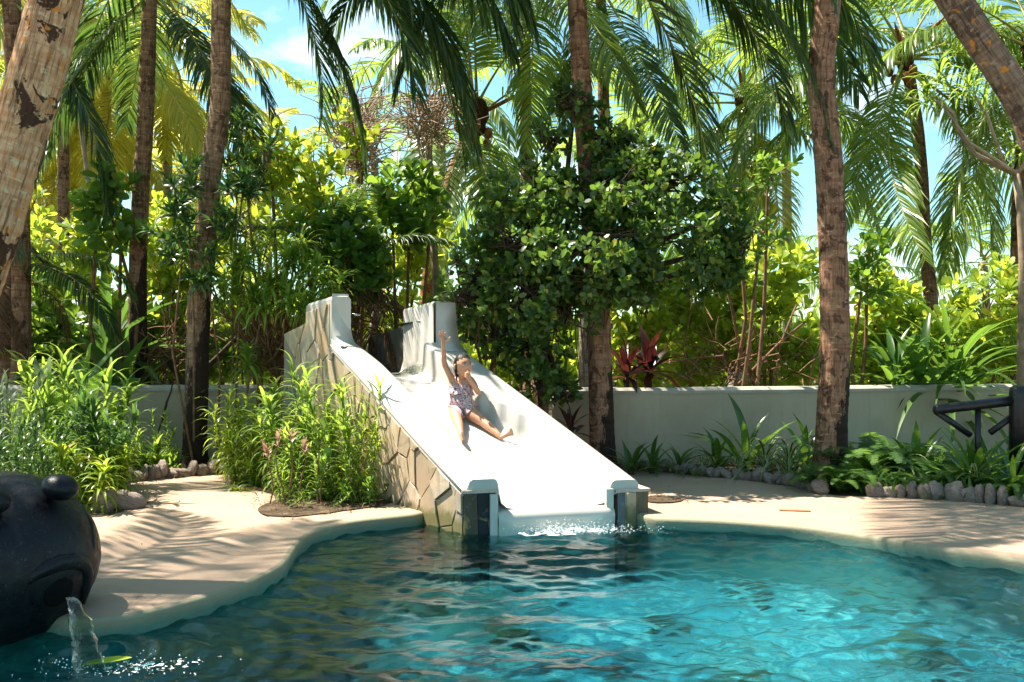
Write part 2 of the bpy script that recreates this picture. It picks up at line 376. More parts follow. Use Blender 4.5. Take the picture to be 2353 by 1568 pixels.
for i in range(60):
    lam = .07*(6**rw.random()); th = rw.normal(math.pi/2, .95)
    Z += mk*.0098*lam**.95*(.6+.8*rw.random())*np.sin(2*math.pi/lam*(math.cos(th)*(X+.06*np.sin(Y*5+i))+math.sin(th)*(Y+.06*np.sin(X*4.1+i*2)))+rw.random()*6.3)*(.5+.5*np.sin(X*rw.random()*3+Y*rw.random()*3+i))
rb = np.hypot(X+1.95, Y-4.55)        # stirred water at the spout
Z += .02*np.exp(-rb/.5)*np.sin(rb*2*math.pi/.15)
rr_ = np.hypot((X-.5)/1.3, Y-7.55); ch = np.exp(-(rr_/.45)**2)
Z += ch*.006*np.sin(X*31+3*np.sin(Y*17))*np.sin(Y*37+2*np.sin(X*23))
Z += WZ
V = np.stack([X, Y, Z], -1).reshape(-1, 3)
ii = np.arange(nx*ny).reshape(ny, nx)
q = np.stack([ii[:-1, :-1], ii[:-1, 1:], ii[1:, 1:], ii[1:, :-1]], -1).reshape(-1, 4)
# keep only quads inside the basin (and a little under its rim)
pp = np.array([(p.x, p.y) for p in poolS])
def inside(x, y, poly):
    c = np.zeros(len(x), bool); n = len(poly)
    for i in range(n):
        x1, y1 = poly[i]; x2, y2 = poly[(i+1) % n]
        if y1 == y2: continue
        m_ = ((y1 > y) != (y2 > y)) & (x < (x2-x1)*(y-y1)/(y2-y1)+x1); c ^= m_
    return c
m = NT('pool_water'); v = m.coord('World')
fine = m.noise(m.coord('World', (1, 1.9, 1)), 26, 4, .6, .8); fine2 = m.noise(m.coord('World', (1, 1.6, 1)), 9, 3, .55, .5)
b = m.bump(m.math('ADD', m.math('MULTIPLY', fine, .35), fine2), .42, .010)
fr = m.n('ShaderNodeFresnel'); fr.inputs[0].default_value = 1.40; m.l(b, fr.inputs['Normal'])
gl = m.n('ShaderNodeBsdfGlossy'); gl.inputs['Roughness'].default_value = .015; m.l(b, gl.inputs['Normal'])
tr = m.n('ShaderNodeBsdfTransparent'); tr.inputs[0].default_value = (.52, .87, .95, 1)
rf = m.n('ShaderNodeBsdfRefraction'); rf.inputs['Color'].default_value = (.50, .87, .95, 1); rf.inputs['IOR'].default_value = 1.333; rf.inputs['Roughness'].default_value = .01; m.l(b, rf.inputs['Normal'])
x1 = m.n('ShaderNodeMixShader'); x1.inputs[0].default_value = .62; m.l(tr.outputs[0], x1.inputs[1]); m.l(rf.outputs[0], x1.inputs[2])
x2 = m.n('ShaderNodeMixShader'); m.l(fr.outputs[0], x2.inputs[0]); m.l(x1.outputs[0], x2.inputs[1]); m.l(gl.outputs[0], x2.inputs[2])
M['water'] = m.done(x2.outputs[0])
me = mesh_np('water', V, [q], smooth_=True); me.materials.append(M['water'])
water = link(bpy.data.objects.new('water', me)); water['kind'] = 'structure'
# far part of the pool, behind the camera's feet
sheet('water_near', [Vector((-6.3, -2.6, 0)), Vector((6.3, -2.6, 0)), Vector((6.3, 3.0, 0)), Vector((-6.3, 3.0, 0))], WZ, M['water'])

# stones for the borders
m = NT('border_stone'); v = m.coord('Object'); rn = m.rnd()
c = m.ramp(rn, [(0, (.30, .22, .185)), (.3, (.38, .285, .25)), (.55, (.25, .185, .165)), (.8, (.45, .35, .30)), (1, (.20, .155, .14))])
c = m.mix(m.ramp(m.noise(v, 5, 6, .7, .5), [(.35, .0), (.65, .7)]), c, (.52, .43, .36)); c = m.mix(m.ramp(m.noise(m.coord('Object', (1, 1, 7)), 3, 5, .7), [(.55, 0), (.62, .6)]), c, (.10, .075, .065))
M['rock'] = m.done(m.prin(c, .85, .25, m.bump(m.noise(m.coord('Object', (1, 1, 2.2)), 6, 7, .75), .8, .1)))
rock_meshes = []
for i in range(7):
    mb = MB(); rr = np.random.default_rng(100+i); ph = rr.random(6)*6
    def fdef(u, ph=ph): return 1+.16*math.sin(3*u.x+ph[0])+.12*math.sin(4*u.y+ph[1])+.10*math.sin(5*u.z+ph[2]+2*u.x)+.05*math.sin(9*u.x+7*u.z+ph[3])
    mb.ell((0, 0, 0), (.5, .5, .5), nu=14, nv=10, f=fdef)
    o = mb.build('stone', M['rock'], smooth_=True); rock_meshes.append(o.data); bpy.data.objects.remove(o)
def border(label, path, w, d, h, lean=0., group='rounded stone edgings of the garden beds', start=0, jit=.12):
    base = path[0]; t = thing('stone_border', label, 'stone edging', base, group)
    seg = [(path[i+1]-path[i]) for i in range(len(path)-1)]; tot = sum(s.length for s in seg)
    x = 0; k = start
    while x < tot:
        ww = w*(1+R.uniform(-.38, .6)); a = x+ww/2
        acc = 0
        for i, s in enumerate(seg):
            if acc+s.length >= a or i == len(seg)-1: p = path[i]+s.normalized()*(a-acc); dr = s.normalized(); break
            acc += s.length
        hh = h*(1+R.uniform(-.35, .35))
        o = bpy.data.objects.new('stone', rock_meshes[k % 7]); link(o, t)
        o.location = p-base+Vector((0, R.uniform(-.015, .015), hh*.30))
        o.rotation_euler = (R.uniform(-.15, .15), lean+R.uniform(-.15, .15), math.atan2(dr.y, dr.x)+R.uniform(-jit, jit))
        o.scale = (ww*1.05, d*(1+R.uniform(-.15, .2)), hh)
        x += ww*.92; k += 1
    return t
border('row of rounded pinkish stones along the left flower bed, past the black-footed palm', rockL[4:], .105, .17, .17, .35)
border('big rounded stones at the near end of the left bed, beside the black sculpture', [rockL[1], rockL[2]+Vector((.03, .02, 0))], .17, .22, .23, .3)
border('short run of small stones half hidden under the left flower bed plants', [rockL[2]+Vector((-.15, .35, 0)), rockL[4]+Vector((-.1, 0, 0))], .12, .15, .12, .2)
border('row of leaning flat stones under the shaded bed behind the slide', rockR, .088, .14, .125, .6)
border('row of upright rounded stones under the ferns at the right edge', rockR2, .088, .13, .165, .05)

# dark rocks lying on the pool floor, seen through the ripples
pr = np.random.default_rng(21); Vr = []; Fr = []; nvv = 0
for i in range(70):
    x, y = pr.uniform(-5, 5.5), pr.uniform(3.2, 7.0); me_ = rock_meshes[i % 7]; c_ = np.zeros(len(me_.vertices)*3, np.float32); me_.vertices.foreach_get('co', c_); c_ = c_.reshape(-1, 3)
    s_ = np.array([pr.uniform(.15, .5), pr.uniform(.15, .4), pr.uniform(.12, .35)]); a_ = pr.random()*6.28; c_ = c_*s_; c_ = np.column_stack([c_[:, 0]*math.cos(a_)-c_[:, 1]*math.sin(a_), c_[:, 0]*math.sin(a_)+c_[:, 1]*math.cos(a_), c_[:, 2]])
    Vr.append(c_+np.array([x, y, -1.05])); f_ = np.zeros(len(me_.loops), np.int32); me_.loops.foreach_get('vertex_index', f_); Fr.append(f_.reshape(-1, 4)+nvv); nvv += len(c_)
m = NT('pool_rock'); M['pool_rock'] = m.done(m.prin(m.ramp(m.noise(m.coord('World'), 8, 5), [(.35, (.01, .03, .025)), (.65, (.10, .13, .05))]), .8))
me = mesh_np('pool_rocks', np.concatenate(Vr), [np.concatenate(Fr)], smooth_=True); me.materials.append(M['pool_rock']); o = link(bpy.data.objects.new('pool_rocks', me)); o['kind'] = 'stuff'

# perimeter walls
m = NT('wall_plaster'); v = m.coord('World'); c = m.ramp(m.noise(v, 1.6, 6, .6), [(.3, (.38, .32, .23)), (.7, (.47, .405, .30))])
c = m.mix(m.ramp(m.noise(m.coord('World', (6, 6, .5)), 2, 6, .75), [(.5, 0), (.75, .3)]), c, (.24, .21, .14))
M['plaster'] = m.done(m.prin(c, .85, .2, m.bump(m.noise(v, 60, 5), .3, .005)))
M['coping'] = flat_mat('pale_coping', (.46, .43, .37), .8, .2, .2, 6, kind='World')
def wall(label, pts, h, th=.16):
    base = pts[0]; t = thing('garden_wall', label, 'wall', base)
    a, c2 = MB(), MB()
    n = len(pts); nrm = []
    for i in range(n):
        d = (pts[min(i+1, n-1)]-pts[max(i-1, 0)]).normalized(); nrm.append(Vector((d.y, -d.x, 0)))   # towards camera
    def strip(mb, prof):
        V = []; k = len(prof)
        for i in range(n):
            for d, z in prof: V.append(pts[i]+nrm[i]*d+Vector((0, 0, z if z < 0 or z > .02 else z))-base)
        q = [(i*k+j, (i+1)*k+j, (i+1)*k+(j+1) % k, i*k+(j+1) % k) for i in range(n-1) for j in range(k)]
        mb.add(V, [np.array(q), np.array([list(range(k))[::-1]]), np.array([[(n-1)*k+j for j in range(k)]])])
    strip(a, [(th/2, -.3), (th/2, h-.065), (-th/2, h-.065), (-th/2, -.3)])
    strip(c2, [(th/2+.018, h-.064), (th/2+.018, h-.030), (th/2-.02, h), (-th/2-.018, h), (-th/2-.018, h-.064)])
    a.build('wall_body', M['plaster'], t); c2.build('coping', M['coping'], t)
    return t
def WP(px, Y): return Vector(((px-CX)/F*Y, Y, 0))
WH = .85
wall('low plaster wall with pale coping behind the left flower bed', [WP(-250, 11.2), WP(200, 11.25), WP(560, 11.3), WP(900, 11.5)], WH)
wall('low plaster wall with pale coping behind the planted bed right of the slide', [WP(1270, 10.95), WP(1500, 11.0), WP(1880, 11.35), WP(2133, 11.75), WP(2134, 11.76), WP(2353, 11.95), WP(2600, 12.1)], .835)

# black timber fence in front of the right wall
m = NT('black_timber'); v = m.coord('Object'); M['black_wood'] = m.done(m.prin(m.ramp(m.noise(v, 9, 5), [(.3, (.004, .004, .006)), (.7, (.012, .012, .017))]), .4, .5, m.bump(m.noise(m.coord('Object', (2, 2, 18)), 3, 4), .3, .01)))
fY = 8.9
base = WP(2330, fY); t = thing('timber_fence', 'black timber fence with thick post and diagonal braces before the wall, far right', 'fence', base)
mb = MB(); 
pc = P(2342, 1000, fY); mb.tube([P(2342, 1120, fY)-base, P(2342, 905, fY)-base, P(2342, 893, fY)-base, P(2342, 886, fY)-base], [.085, .085, .078, .05], 16); mb.build('post', M['black_wood'], t, True)
mb = MB(); mb.tube([P(2146, 940, fY)-base, P(2152, 941, fY)-base, P(2250, 930, fY)-base, P(2330, 921, fY)-base], [.03, .045, .045, .045], 14); mb.build('rail', M['black_wood'], t, True)
mb = MB(); mb.tube([P(2150, 945, fY+.03)-base, P(2230, 1000, fY+.03)-base], [.03, .03], 8); mb.build('brace', M['black_wood'], t, True)
mb = MB(); mb.tube([P(2335, 950, fY+.03)-base, P(2275, 995, fY+.03)-base], [.03, .03], 8); mb.build('brace', M['black_wood'], t, True)
mb = MB(); mb.tube([P(2247, 935, fY+.02)-base, P(2247, 1100, fY+.02)-base], [.028, .028], 8); mb.build('picket', M['black_wood'], t, True)

# ------------------------------------------------------------------ the slide
V0 = Vector((-.366, 7.44, 0)); CV = Vector((.958, .287, 0)); VV = Vector((-.574, .819, 0))
NL = Vector((-.819, -.574, 0))
SLt, SRt = 2.30, 2.74
KR = 1.42
def S(t, k, z):
    s = SLt*t+(SRt-SLt)*t*(k/KR)
    return V0+VV*s+CV*k+Vector((0, 0, z))
def zL(t): return .31+(1.39-.31)*t
def zR(t): return .26+(1.335-.26)*t
def zF(t): return .075+.935*(max(t, 0)-.02*math.sin(math.pi*min(max(t, 0), 1))) if t < 1 else 1.01
slide = thing('water_slide', 'white moulded water slide with stone sides running down into the pool', 'water slide', V0)
B0 = V0
m = NT('white_gelcoat'); v = m.coord('World')
c = m.mix(m.ramp(m.noise(v, 2.2, 5, .6), [(.35, 0), (.75, .6)]), (.51, .48, .435), (.45, .425, .385))
st = m.noise(m.coord('World', (9, 9, .7)), 2, 5, .65); c = m.mix(m.ramp(st, [(.6, 0), (.78, .3)]), c, (.55, .55, .48))
M['gel'] = m.done(m.prin(c, .32, .5, m.bump(m.noise(v, 16, 4), .06, .01), Coat_Weight=.15, Coat_Roughness=.15))
NT_ = 90
def kRin(t):    # wavy folds: the channel widens downwards in steps
    k = 1.19
    for a in (.42, .50, .58): k -= .05*smooth(a, a+.03, t)
    return k
def raiseL(t): return .0
def kbL(t): return .0
def flz(t): return -.066+.028*smooth(.15, .17, t)+.022*smooth(.225, .245, t)
def raiseR(t): return 0
ts = list(np.linspace(0, 1, NT_))
rows = []
for t in ts:
    f = zF(t); a = zL(t)+raiseL(t); b = zR(t)
    kli = .27-.07*smooth(.75, 1, t); kri = kRin(t)
    prof = [(-.018, zL(t)-.115), (-.018, zL(t)-.08), (.0, zL(t)+flz(t)-.004), (.028+kbL(t)*.9, zL(t)+flz(t)), (.045+kbL(t), max(a-.035, zL(t)+flz(t)+.002)), (.052+kbL(t), a-.012), (.075+kbL(t), a), (kli-.04, a), (kli-.012, a-.008), (kli, a-.035),
            (kli+.012, f+.12), (kli+.03, f+.045), (kli+.07, f+.012), (kli+.13, f), (.75, f-.006), (kri-.13, f), (kri-.06, f+.014), (kri-.026, f+.05), (kri-.012, f+.12),
            (kri, b-.035), (kri+.012, b-.010), (kri+.04, b), (KR-.05, b), (KR-.02, b-.006), (KR, b-.03), (KR, b-.10)]
    rows.append([S(t, k, z)-B0 for k, z in prof])
# front: end caps and rolled water lip
def fold(off, dz, sc=1.0): return None
k = len(rows[0]); f0 = rows[0]
FW = -CV.cross(Vector((0, 0, 1))).normalized()
if FW.y > 0: FW = -FW
lip = []
for (d, dz) in [(.03, -.01), (.06, -.035), (.075, -.075), (.07, -.12), (.05, -.2), (.05, -.5)]:
    lip.append((d, dz))
mb = MB(); Vs = [p for r_ in rows for p in r_]
q = [(i*k+j, (i+1)*k+j, (i+1)*k+j+1, i*k+j+1) for i in range(len(rows)-1) for j in range(k-1)]
mb.add(Vs, [np.array(q)])
mb.build('chute', M['gel'], slide, True)
# end caps of both rims (flat faces towards the pool) down to below the water
def capface(idx, zb, dmax):
    top = [f0[i] for i in idx]; V = list(top)+[Vector((p.x, p.y, zb))+FW*.0 for p in top]
    V = [p+FW*.0 for p in V]; n_ = len(top)
    mb.add([p+FW*.004 for p in V], [np.array([[i, i+1, n_+i+1, n_+i] for i in range(n_-1)])])
mb = MB(); capface(list(range(1, 11)), .19, 0); mb.build('rim_end', M['gel'], slide); mb = MB(); capface(list(range(18, 26)), .15, 0); mb.build('rim_end', M['gel'], slide)
# side returns beside the lip
for kk in (.262, 1.196):
    mb = MB()
    a = S(0, kk, 0)-B0; wd = .03
    pts = [a-CV*wd, a+CV*wd]
    mb.box(Vector((a.x, a.y, -.16))+FW*.012+VV*.1, (.06, .25, .72), Matrix.Rotation(math.atan2(CV.y, CV.x), 3, 'Z'))
    mb.build('rim_side', M['gel'], slide)
mb = MB(); rr2 = []
ks = np.linspace(.262, 1.20, 26)
prof = [(-.10, .035), (-.03, .004), (0, .0), (.03, -.004), (.06, -.022), (.08, -.055), (.08, -.085), (.068, -.125), (.066, -.6)]
Vs = []
for kk in ks:
    e = min(1, .35+min(kk-.262, 1.20-kk)/.05)
    base_ = S(0, kk, zF(0)-.003)-B0
    for d, dz in prof: Vs.append(base_+FW*(d*(.6+.4*e) if d > 0 else d)+Vector((0, 0, dz-(1-e)*.02)))
n_ = len(prof)
mb.add(Vs, [np.array([(i*n_+j, (i+1)*n_+j, (i+1)*n_+j+1, i*n_+j+1) for i in range(len(ks)-1) for j in range(n_-1)])])
mb.build('water_lip', M['gel'], slide, True)
# platform and towers at the top
def along(p, s): return p+VV*s
mb = MB()
pl = [S(1, .15, 1.008)-B0, S(1, 1.3, 1.008)-B0, S(1, 1.3, 1.008)-B0+VV*1.3, S(1, .15, 1.008)-B0+VV*1.5]
mb.add(pl, [np.array([[0, 1, 2, 3]])]); mb.build('platform', M['gel'], slide)
def tower(p, wdt, ln, zb, zt, zt2, flare=True, ribs=True, sgn=1):
    """moulded wall: front face at p (inner edge at p + CV*wdt*...), runs back along VV"""
    mb = MB(); nseg = 44; prof_rows = []
    for i in range(nseg+1):
        u = i/nseg; d = ln*u; z2 = zt+(zt2-zt)*u
        rb = 0
        if ribs: rb = .018*(smooth(.12, .17, u)-smooth(.25, .30, u)+smooth(.38, .43, u)-smooth(.50, .55, u)+smooth(.62, .67, u))
        rr_ = .03
        e = 0 if i else .0
        cap = 0 if 0 < i < nseg else 0
        if i == 0: cap = .008
        outer_ = [(0+cap*.5, zb), (0+cap*.5, z2-rr_-cap), (rr_, z2-cap), (wdt-rr_, z2-cap), (wdt-cap*.5-rb, z2-rr_-cap), (wdt-cap*.5-rb, zb+.2), (wdt+.03-rb, zb+.08), (wdt+.09, zb)]
        prof_rows.append([p+CV*(a*sgn)+VV*(d)+Vector((0, 0, z))-B0 for a, z in outer_])
    kk = len(prof_rows[0]); Vs = [x for r_ in prof_rows for x in r_]
    mb.add(Vs, [np.array([(i*kk+j, (i+1)*kk+j, (i+1)*kk+j+1, i*kk+j+1) for i in range(nseg) for j in range(kk-1)]), np.array([list(range(kk))[::-1]]), np.array([[nseg*kk+j for j in range(kk)]])])
    return mb
pL = S(1, -.005, 0); tw = tower(pL, .185, .58, .95, 1.775, 1.72, ribs=False); tw.build('left_upstand', M['gel'], slide, False)
pR = S(1, KR, 0)+VV*.03; tw = tower(pR, .21, .66, .95, 1.755, 1.69, sgn=-1); tw.build('right_upstand', M['gel'], slide, True)
# concave flares where the rims sweep up into the upstands
for (kk0, kk1, zz, zt) in ((-.0, .18, zL, .0), (KR-.235, KR+.004, zR, .0)):
    mb = MB(); Vs = []
    for i in range(9):
        u = i/8; t = 1-.085*(1-u); z = zz(1)+.0+.40*u**5-(1-u)*.085*1.06
        for k_ in (kk0, kk1): Vs += [S(t, k_, z+.004)-B0, S(t, k_, zz(t)-.05)-B0]
    q = []
    for i in range(8): b_ = i*4; q += [(b_, b_+4, b_+6, b_+2), (b_, b_+1, b_+5, b_+4), (b_+2, b_+6, b_+7, b_+3)]
    mb.add(Vs, [np.array(q)]); mb.build('upstand_flare', M['gel'], slide, True)
M['chrome'] = flat_mat('polished_steel', (.62, .62, .60), .22, .5, .1, 5, bump=.0, Metallic=1.0)
mb = MB(); a = P(915, 747, 10.65)-B0; b = P(998, 733, 10.12)-B0
mb.tube([a, a*.6+b*.4, b], .013, 8); mb.build('grab_rail', M['chrome'], slide, True)
mb = MB(); mb.tube([P(812, 723, 9.55)-B0, P(826, 724, 9.6)-B0], .012, 8); mb.build('grab_rail_stub', M['chrome'], slide, True)
# stone core walls -------------------------------------------------
m = NT('stone_mortar'); v = m.coord('World'); M['mortar'] = m.done(m.prin(m.ramp(m.noise(v, 6, 5), [(.3, (.17, .125, .08)), (.7, (.28, .21, .14))]), .9, .15, m.bump(m.noise(v, 50, 4), .5, .01)))
def quartz(name, cs, wet=True):
    m = NT(name); v = m.coord('World'); r_ = m.rnd()
    c = m.ramp(r_, [(i/(len(cs)-1), c_) for i, c_ in enumerate(cs)])
    st = m.noise(m.coord('World', (5, 5, 1.1)), 2.6, 7, .7, .5)
    c = m.mix(m.ramp(st, [(.40, 0), (.62, .8)]), c, tuple(x*.62 for x in cs[1]))
    c = m.mix(m.ramp(m.noise(v, 7, 5, .65, .6), [(.56, 0), (.68, .7)]), c, (.48, .30, .12))
    c = m.mix(m.ramp(m.noise(m.coord('World', (8, 8, .8)), 1.7, 6, .7), [(.60, 0), (.70, .75)]), c, (.12, .10, .085))
    if wet:
        sp = m.n('ShaderNodeSeparateXYZ'); m.l(v, sp.inputs[0]); h = m.math('ADD', sp.outputs[2], m.math('MULTIPLY', m.math('SUBTRACT', m.noise(v, 9, 5), .5), .22))
        c = m.mix(m.ramp(h, [(-.06, .85), (.07, 0)]), c, (.13, .12, .035))
    return m.done(m.prin(c, .65, .35, m.bump(m.math('ADD', m.noise(m.coord('World', (4, 4, 1.5)), 5, 7, .75), m.math('MULTIPLY', m.noise(v, 30, 5, .7), .4)), .4, .008)))
M['stone'] = quartz('split_stone', [(.40, .30, .20), (.54, .42, .29), (.58, .46, .32), (.52, .31, .14), (.30, .26, .22), (.60, .49, .36), (.44, .36, .28), (.50, .36, .20)])
M['stone_dark'] = quartz('dark_split_stone', [(.035, .035, .045), (.12, .11, .09), (.05, .05, .06), (.17, .15, .11)])
M['slab_navy'] = quartz('navy_black_slab', [(.008, .010, .016), (.02, .024, .034)], False); M['slab_olive'] = quartz('olive_brown_slab', [(.12, .105, .07), (.08, .07, .045)], False); M['slab_grey'] = quartz('mottled_grey_slab', [(.20, .20, .20), (.14, .14, .15)], False)
def clip(poly, n_, d):
    out = []
    for i in range(len(poly)):
        a, b = poly[i], poly[(i+1) % len(poly)]; da = a[0]*n_[0]+a[1]*n_[1]-d; db = b[0]*n_[0]+b[1]*n_[1]-d
        if da <= 0: out.append(a)
        if da*db < 0: u = da/(da-db); out.append((a[0]+(b[0]-a[0])*u, a[1]+(b[1]-a[1])*u))
    return out
def cladding(parent, poly, to3d, normal, seeds, mat, gap=.009, depth=.018, asp=1.7, base=B0, seed=3):
    """crazy paving on a plane: Voronoi cells clipped to the wall outline, each stone its own part"""
    rr = random.Random(seed); xs_ = [p[0] for p in poly]; ys_ = [p[1] for p in poly]
    pts = []; tries = 0
    while len(pts) < seeds and tries < 20000:
        tries += 1; p = (rr.uniform(min(xs_), max(xs_)), rr.uniform(min(ys_), max(ys_)))
        dmin = math.sqrt((max(xs_)-min(xs_))*(max(ys_)-min(ys_))/seeds)*.62
        if all(math.hypot((p[0]-q_[0])*asp, (p[1]-q_[1])/asp**.5) > dmin for q_ in pts): pts.append(p)
    # convex pieces of the outline
    for p in pts:
        cell = [(min(xs_)-1, min(ys_)-1), (max(xs_)+1, min(ys_)-1), (max(xs_)+1, max(ys_)+1), (min(xs_)-1, max(ys_)+1)]
        for q_ in pts:
            if q_ is p: continue
            dx, dy = (q_[0]-p[0])*asp**2, (q_[1]-p[1]); mx, my = (p[0]+q_[0])/2, (p[1]+q_[1])/2
            ln = math.hypot(dx, dy); n_ = (dx/ln, dy/ln); cell = clip(cell, n_, mx*n_[0]+my*n_[1]-gap/2)
            if len(cell) < 3: break
        if len(cell) < 3: continue
        for piece in poly_convex(poly):
            c_ = cell
            for i in range(len(piece)):
                a, b = piece[i], piece[(i+1) % len(piece)]; n_ = (b[1]-a[1], -(b[0]-a[0])); ln = math.hypot(*n_)
                if ln < 1e-9: continue
                n_ = (n_[0]/ln, n_[1]/ln); c_ = clip(c_, n_, a[0]*n_[0]+a[1]*n_[1])
                if len(c_) < 3: break
            if len(c_) < 3: continue
            ar = abs(sum(c_[i][0]*c_[(i+1) % len(c_)][1]-c_[(i+1) % len(c_)][0]*c_[i][1] for i in range(len(c_))))/2
            if ar < .0008: continue
            cx_, cy_ = sum(v_[0] for v_ in c_)/len(c_), sum(v_[1] for v_ in c_)/len(c_)
            # roughen the outline
            rc = []
            for i in range(len(c_)):
                a, b = c_[i], c_[(i+1) % len(c_)]; rc.append(a)
                l_ = math.hypot(b[0]-a[0], b[1]-a[1])
                if l_ > .07:
                    u = rr.uniform(.4, .6); jx, jy = rr.uniform(-.006, .002), 0
                    px_, py_ = a[0]+(b[0]-a[0])*u, a[1]+(b[1]-a[1])*u
                    d_ = math.hypot(cx_-px_, cy_-py_)+1e-6; j = rr.uniform(0, .008); rc.append((px_+(cx_-px_)/d_*j, py_+(cy_-py_)/d_*j))
            dp = depth*rr.uniform(.45, 1.45); n3 = normal
            n0 = len(rc); bot = [to3d(*v_) for v_ in rc]
            inn = [(v_[0]+(cx_-v_[0])*.03, v_[1]+(cy_-v_[1])*.03) for v_ in rc]
            mid = [to3d(*v_)+n3*dp*.75 for v_ in rc]; top = [to3d(*v_)+n3*(dp*rr.uniform(.92, 1.12)) for v_ in inn]
            cen = [to3d(cx_, cy_)+n3*dp*1.06]
            Vv = [v_-base for v_ in bot+mid+top+cen]
            q = [(i, (i+1) % n0, n0+(i+1) % n0, n0+i) for i in range(n0)]+[(n0+i, n0+(i+1) % n0, 2*n0+(i+1) % n0, 2*n0+i) for i in range(n0)]
            tri = [(2*n0+i, 2*n0+(i+1) % n0, 3*n0) for i in range(n0)]
            b_ = MB(); b_.add(Vv, [np.array(q), np.array(tri)])
            b_.build('cladding_stone', mat, parent)
def poly_convex(poly):
    return CONV.get(id(poly), [poly])
CONV = {}
def zl_stone(s): return .225+.4717*s
# left side wall: plane through V0 along VV; coordinates (s, z)
def toL(s, z): return V0+VV*s+Vector((0, 0, z))
main = [(0, -.5), (2.34, -.5), (2.34, zl_stone(2.3)-.02), (0, .21)]
tow1 = [(2.34, -.5), (2.86, -.5), (2.86, 1.63), (2.34, 1.70)]
tow2 = [(2.86, -.5), (3.49, -.5), (3.43, 1.42), (2.86, 1.525)]
mb = MB()
for pg in (main, tow1, tow2):
    fr = [toL(s, z)-B0-NL*.004 for s, z in pg]; bk = [p-NL*.20 for p in fr]; n_ = len(pg)
    mb.add(fr+bk, [np.array([[0, 1, 2, 3]]), np.array([[7, 6, 5, 4]]), np.array([[i, n_+i, n_+(i+1) % n_, (i+1) % n_] for i in range(n_)])])
lw_ = mb.build('left_core_wall', M['mortar'], slide)
cladding(lw_, main, toL, NL, 100, M['stone'], seed=5, asp=1.6)
cladding(lw_, tow1, toL, NL, 17, M['stone'], seed=8, asp=2.2)
cladding(lw_, tow2, toL, NL, 18, M['stone'], seed=9, asp=2.2)
# capping line where shell meets stone
M['grout'] = flat_mat('pinkish_grout', (.62, .47, .39), .8, .2, .2, 9)
mb = MB(); mb.tube([toL(s, zl_stone(s)+.004)+NL*.012-B0 for s in (0, .6, 1.2, 1.8, 2.3)], .011, 6); mb.build('grout_line', M['grout'], slide, True)
# front pillars
def pillar(k0, k1, ztop, mats, split, label_):
    p0 = S(0, k0, 0)+FW*.0; wd = k1-k0; nz_ = FW
    mb = MB(); ct = (S(0, (k0+k1)/2, 0)-B0)-FW*.13
    mb.box(Vector((ct.x, ct.y, (ztop-.6)/2)), (wd-.01, .25, ztop+.6-.004), Matrix.Rotation(math.atan2(CV.y, CV.x), 3, 'Z')); pco = mb.build('pillar_core', M['mortar'], slide)
    mb = MB(); mb.box(Vector((ct.x, ct.y, ztop+.006))+FW*.008, (wd+.03, .29, .022), Matrix.Rotation(math.atan2(CV.y, CV.x), 3, 'Z')); mb.build('pillar_cap', M['grout'], pco)
    xs_ = [0, split, wd]; 
    for i in range(2):
        sk = .02*(1 if i else -1)
        pg = [(xs_[i]+.003, -.5), (xs_[i+1]-.003, -.5), (xs_[i+1]-.003+(sk if i == 0 else 0), ztop-.006), (xs_[i]+.003+(-sk*-1*-1 if False else (0 if i == 0 else -.02)), ztop-.006)]
        V_ = [p0+CV*a+Vector((0, 0, z))-B0 for a, z in pg]
        b_ = MB(); n_ = 4; top = [v_+FW*(.022-.003*i) for v_ in V_]
        b_.add(V_+top, [np.array([[4, 5, 6, 7]]), np.array([[j, (j+1) % 4, 4+(j+1) % 4, 4+j] for j in range(4)])]); b_.build('pillar_slab', M[mats[i]], pco)
pillar(-.0, .252, .215, ('slab_olive', 'slab_navy'), .125, 'l')
pillar(1.235, 1.50, .17, ('slab_grey', 'slab_olive'), .125, 'r')
# right core wall and the dark stone stair wall behind the platform
NRt = (S(1, KR, 0)-S(0, KR, 0)).normalized(); NRn = Vector((NRt.y, -NRt.x, 0))
mb = MB(); a0, a1 = S(0, 1.45, 0)-B0, S(1, 1.45, 0)-B0
mb.add([a0+Vector((0, 0, -.5)), a1+Vector((0, 0, -.5)), a1+Vector((0, 0, 1.22)), a0+Vector((0, 0, .16))]+[p-NRn*.15 for p in (a0+Vector((0, 0, -.5)), a1+Vector((0, 0, -.5)), a1+Vector((0, 0, 1.22)), a0+Vector((0, 0, .16)))],
       [np.array([[0, 1, 2, 3], [7, 6, 5, 4], [3, 2, 6, 7], [0, 3, 7, 4]])]); mb.build('right_core_wall', M['stone'], slide)
d0, d1 = P(925, 800, 10.72), P(848, 800, 11.3); dd = (d1-d0); dn = Vector((dd.y, -dd.x, 0)).normalized()
if dn.y > 0: dn = -dn
Ld = Vector((dd.x, dd.y, 0)).length; dd = Vector((dd.x, dd.y, 0)).normalized(); dB = Vector((d0.x, d0.y, 0))
def toD(s, z): return dB+dd*s+Vector((0, 0, z))
pg = [(-.3, .6), (Ld, .6), (Ld, 1.385), (-.3, 1.55)]
pgc = pg[::-1]
mb = MB(); fr = [toD(s, z)-B0 for s, z in pg]; bk = [p-dn*.16 for p in fr]
mb.add(fr+bk, [np.array([[0, 1, 2, 3]]), np.array([[7, 6, 5, 4]]), np.array([[i, 4+i, 4+(i+1) % 4, (i+1) % 4] for i in range(4)])]); sw2 = mb.build('stair_wall', M['mortar'], slide)
cladding(sw2, pg, toD, dn, 9, M['stone_dark'], seed=4, asp=2)
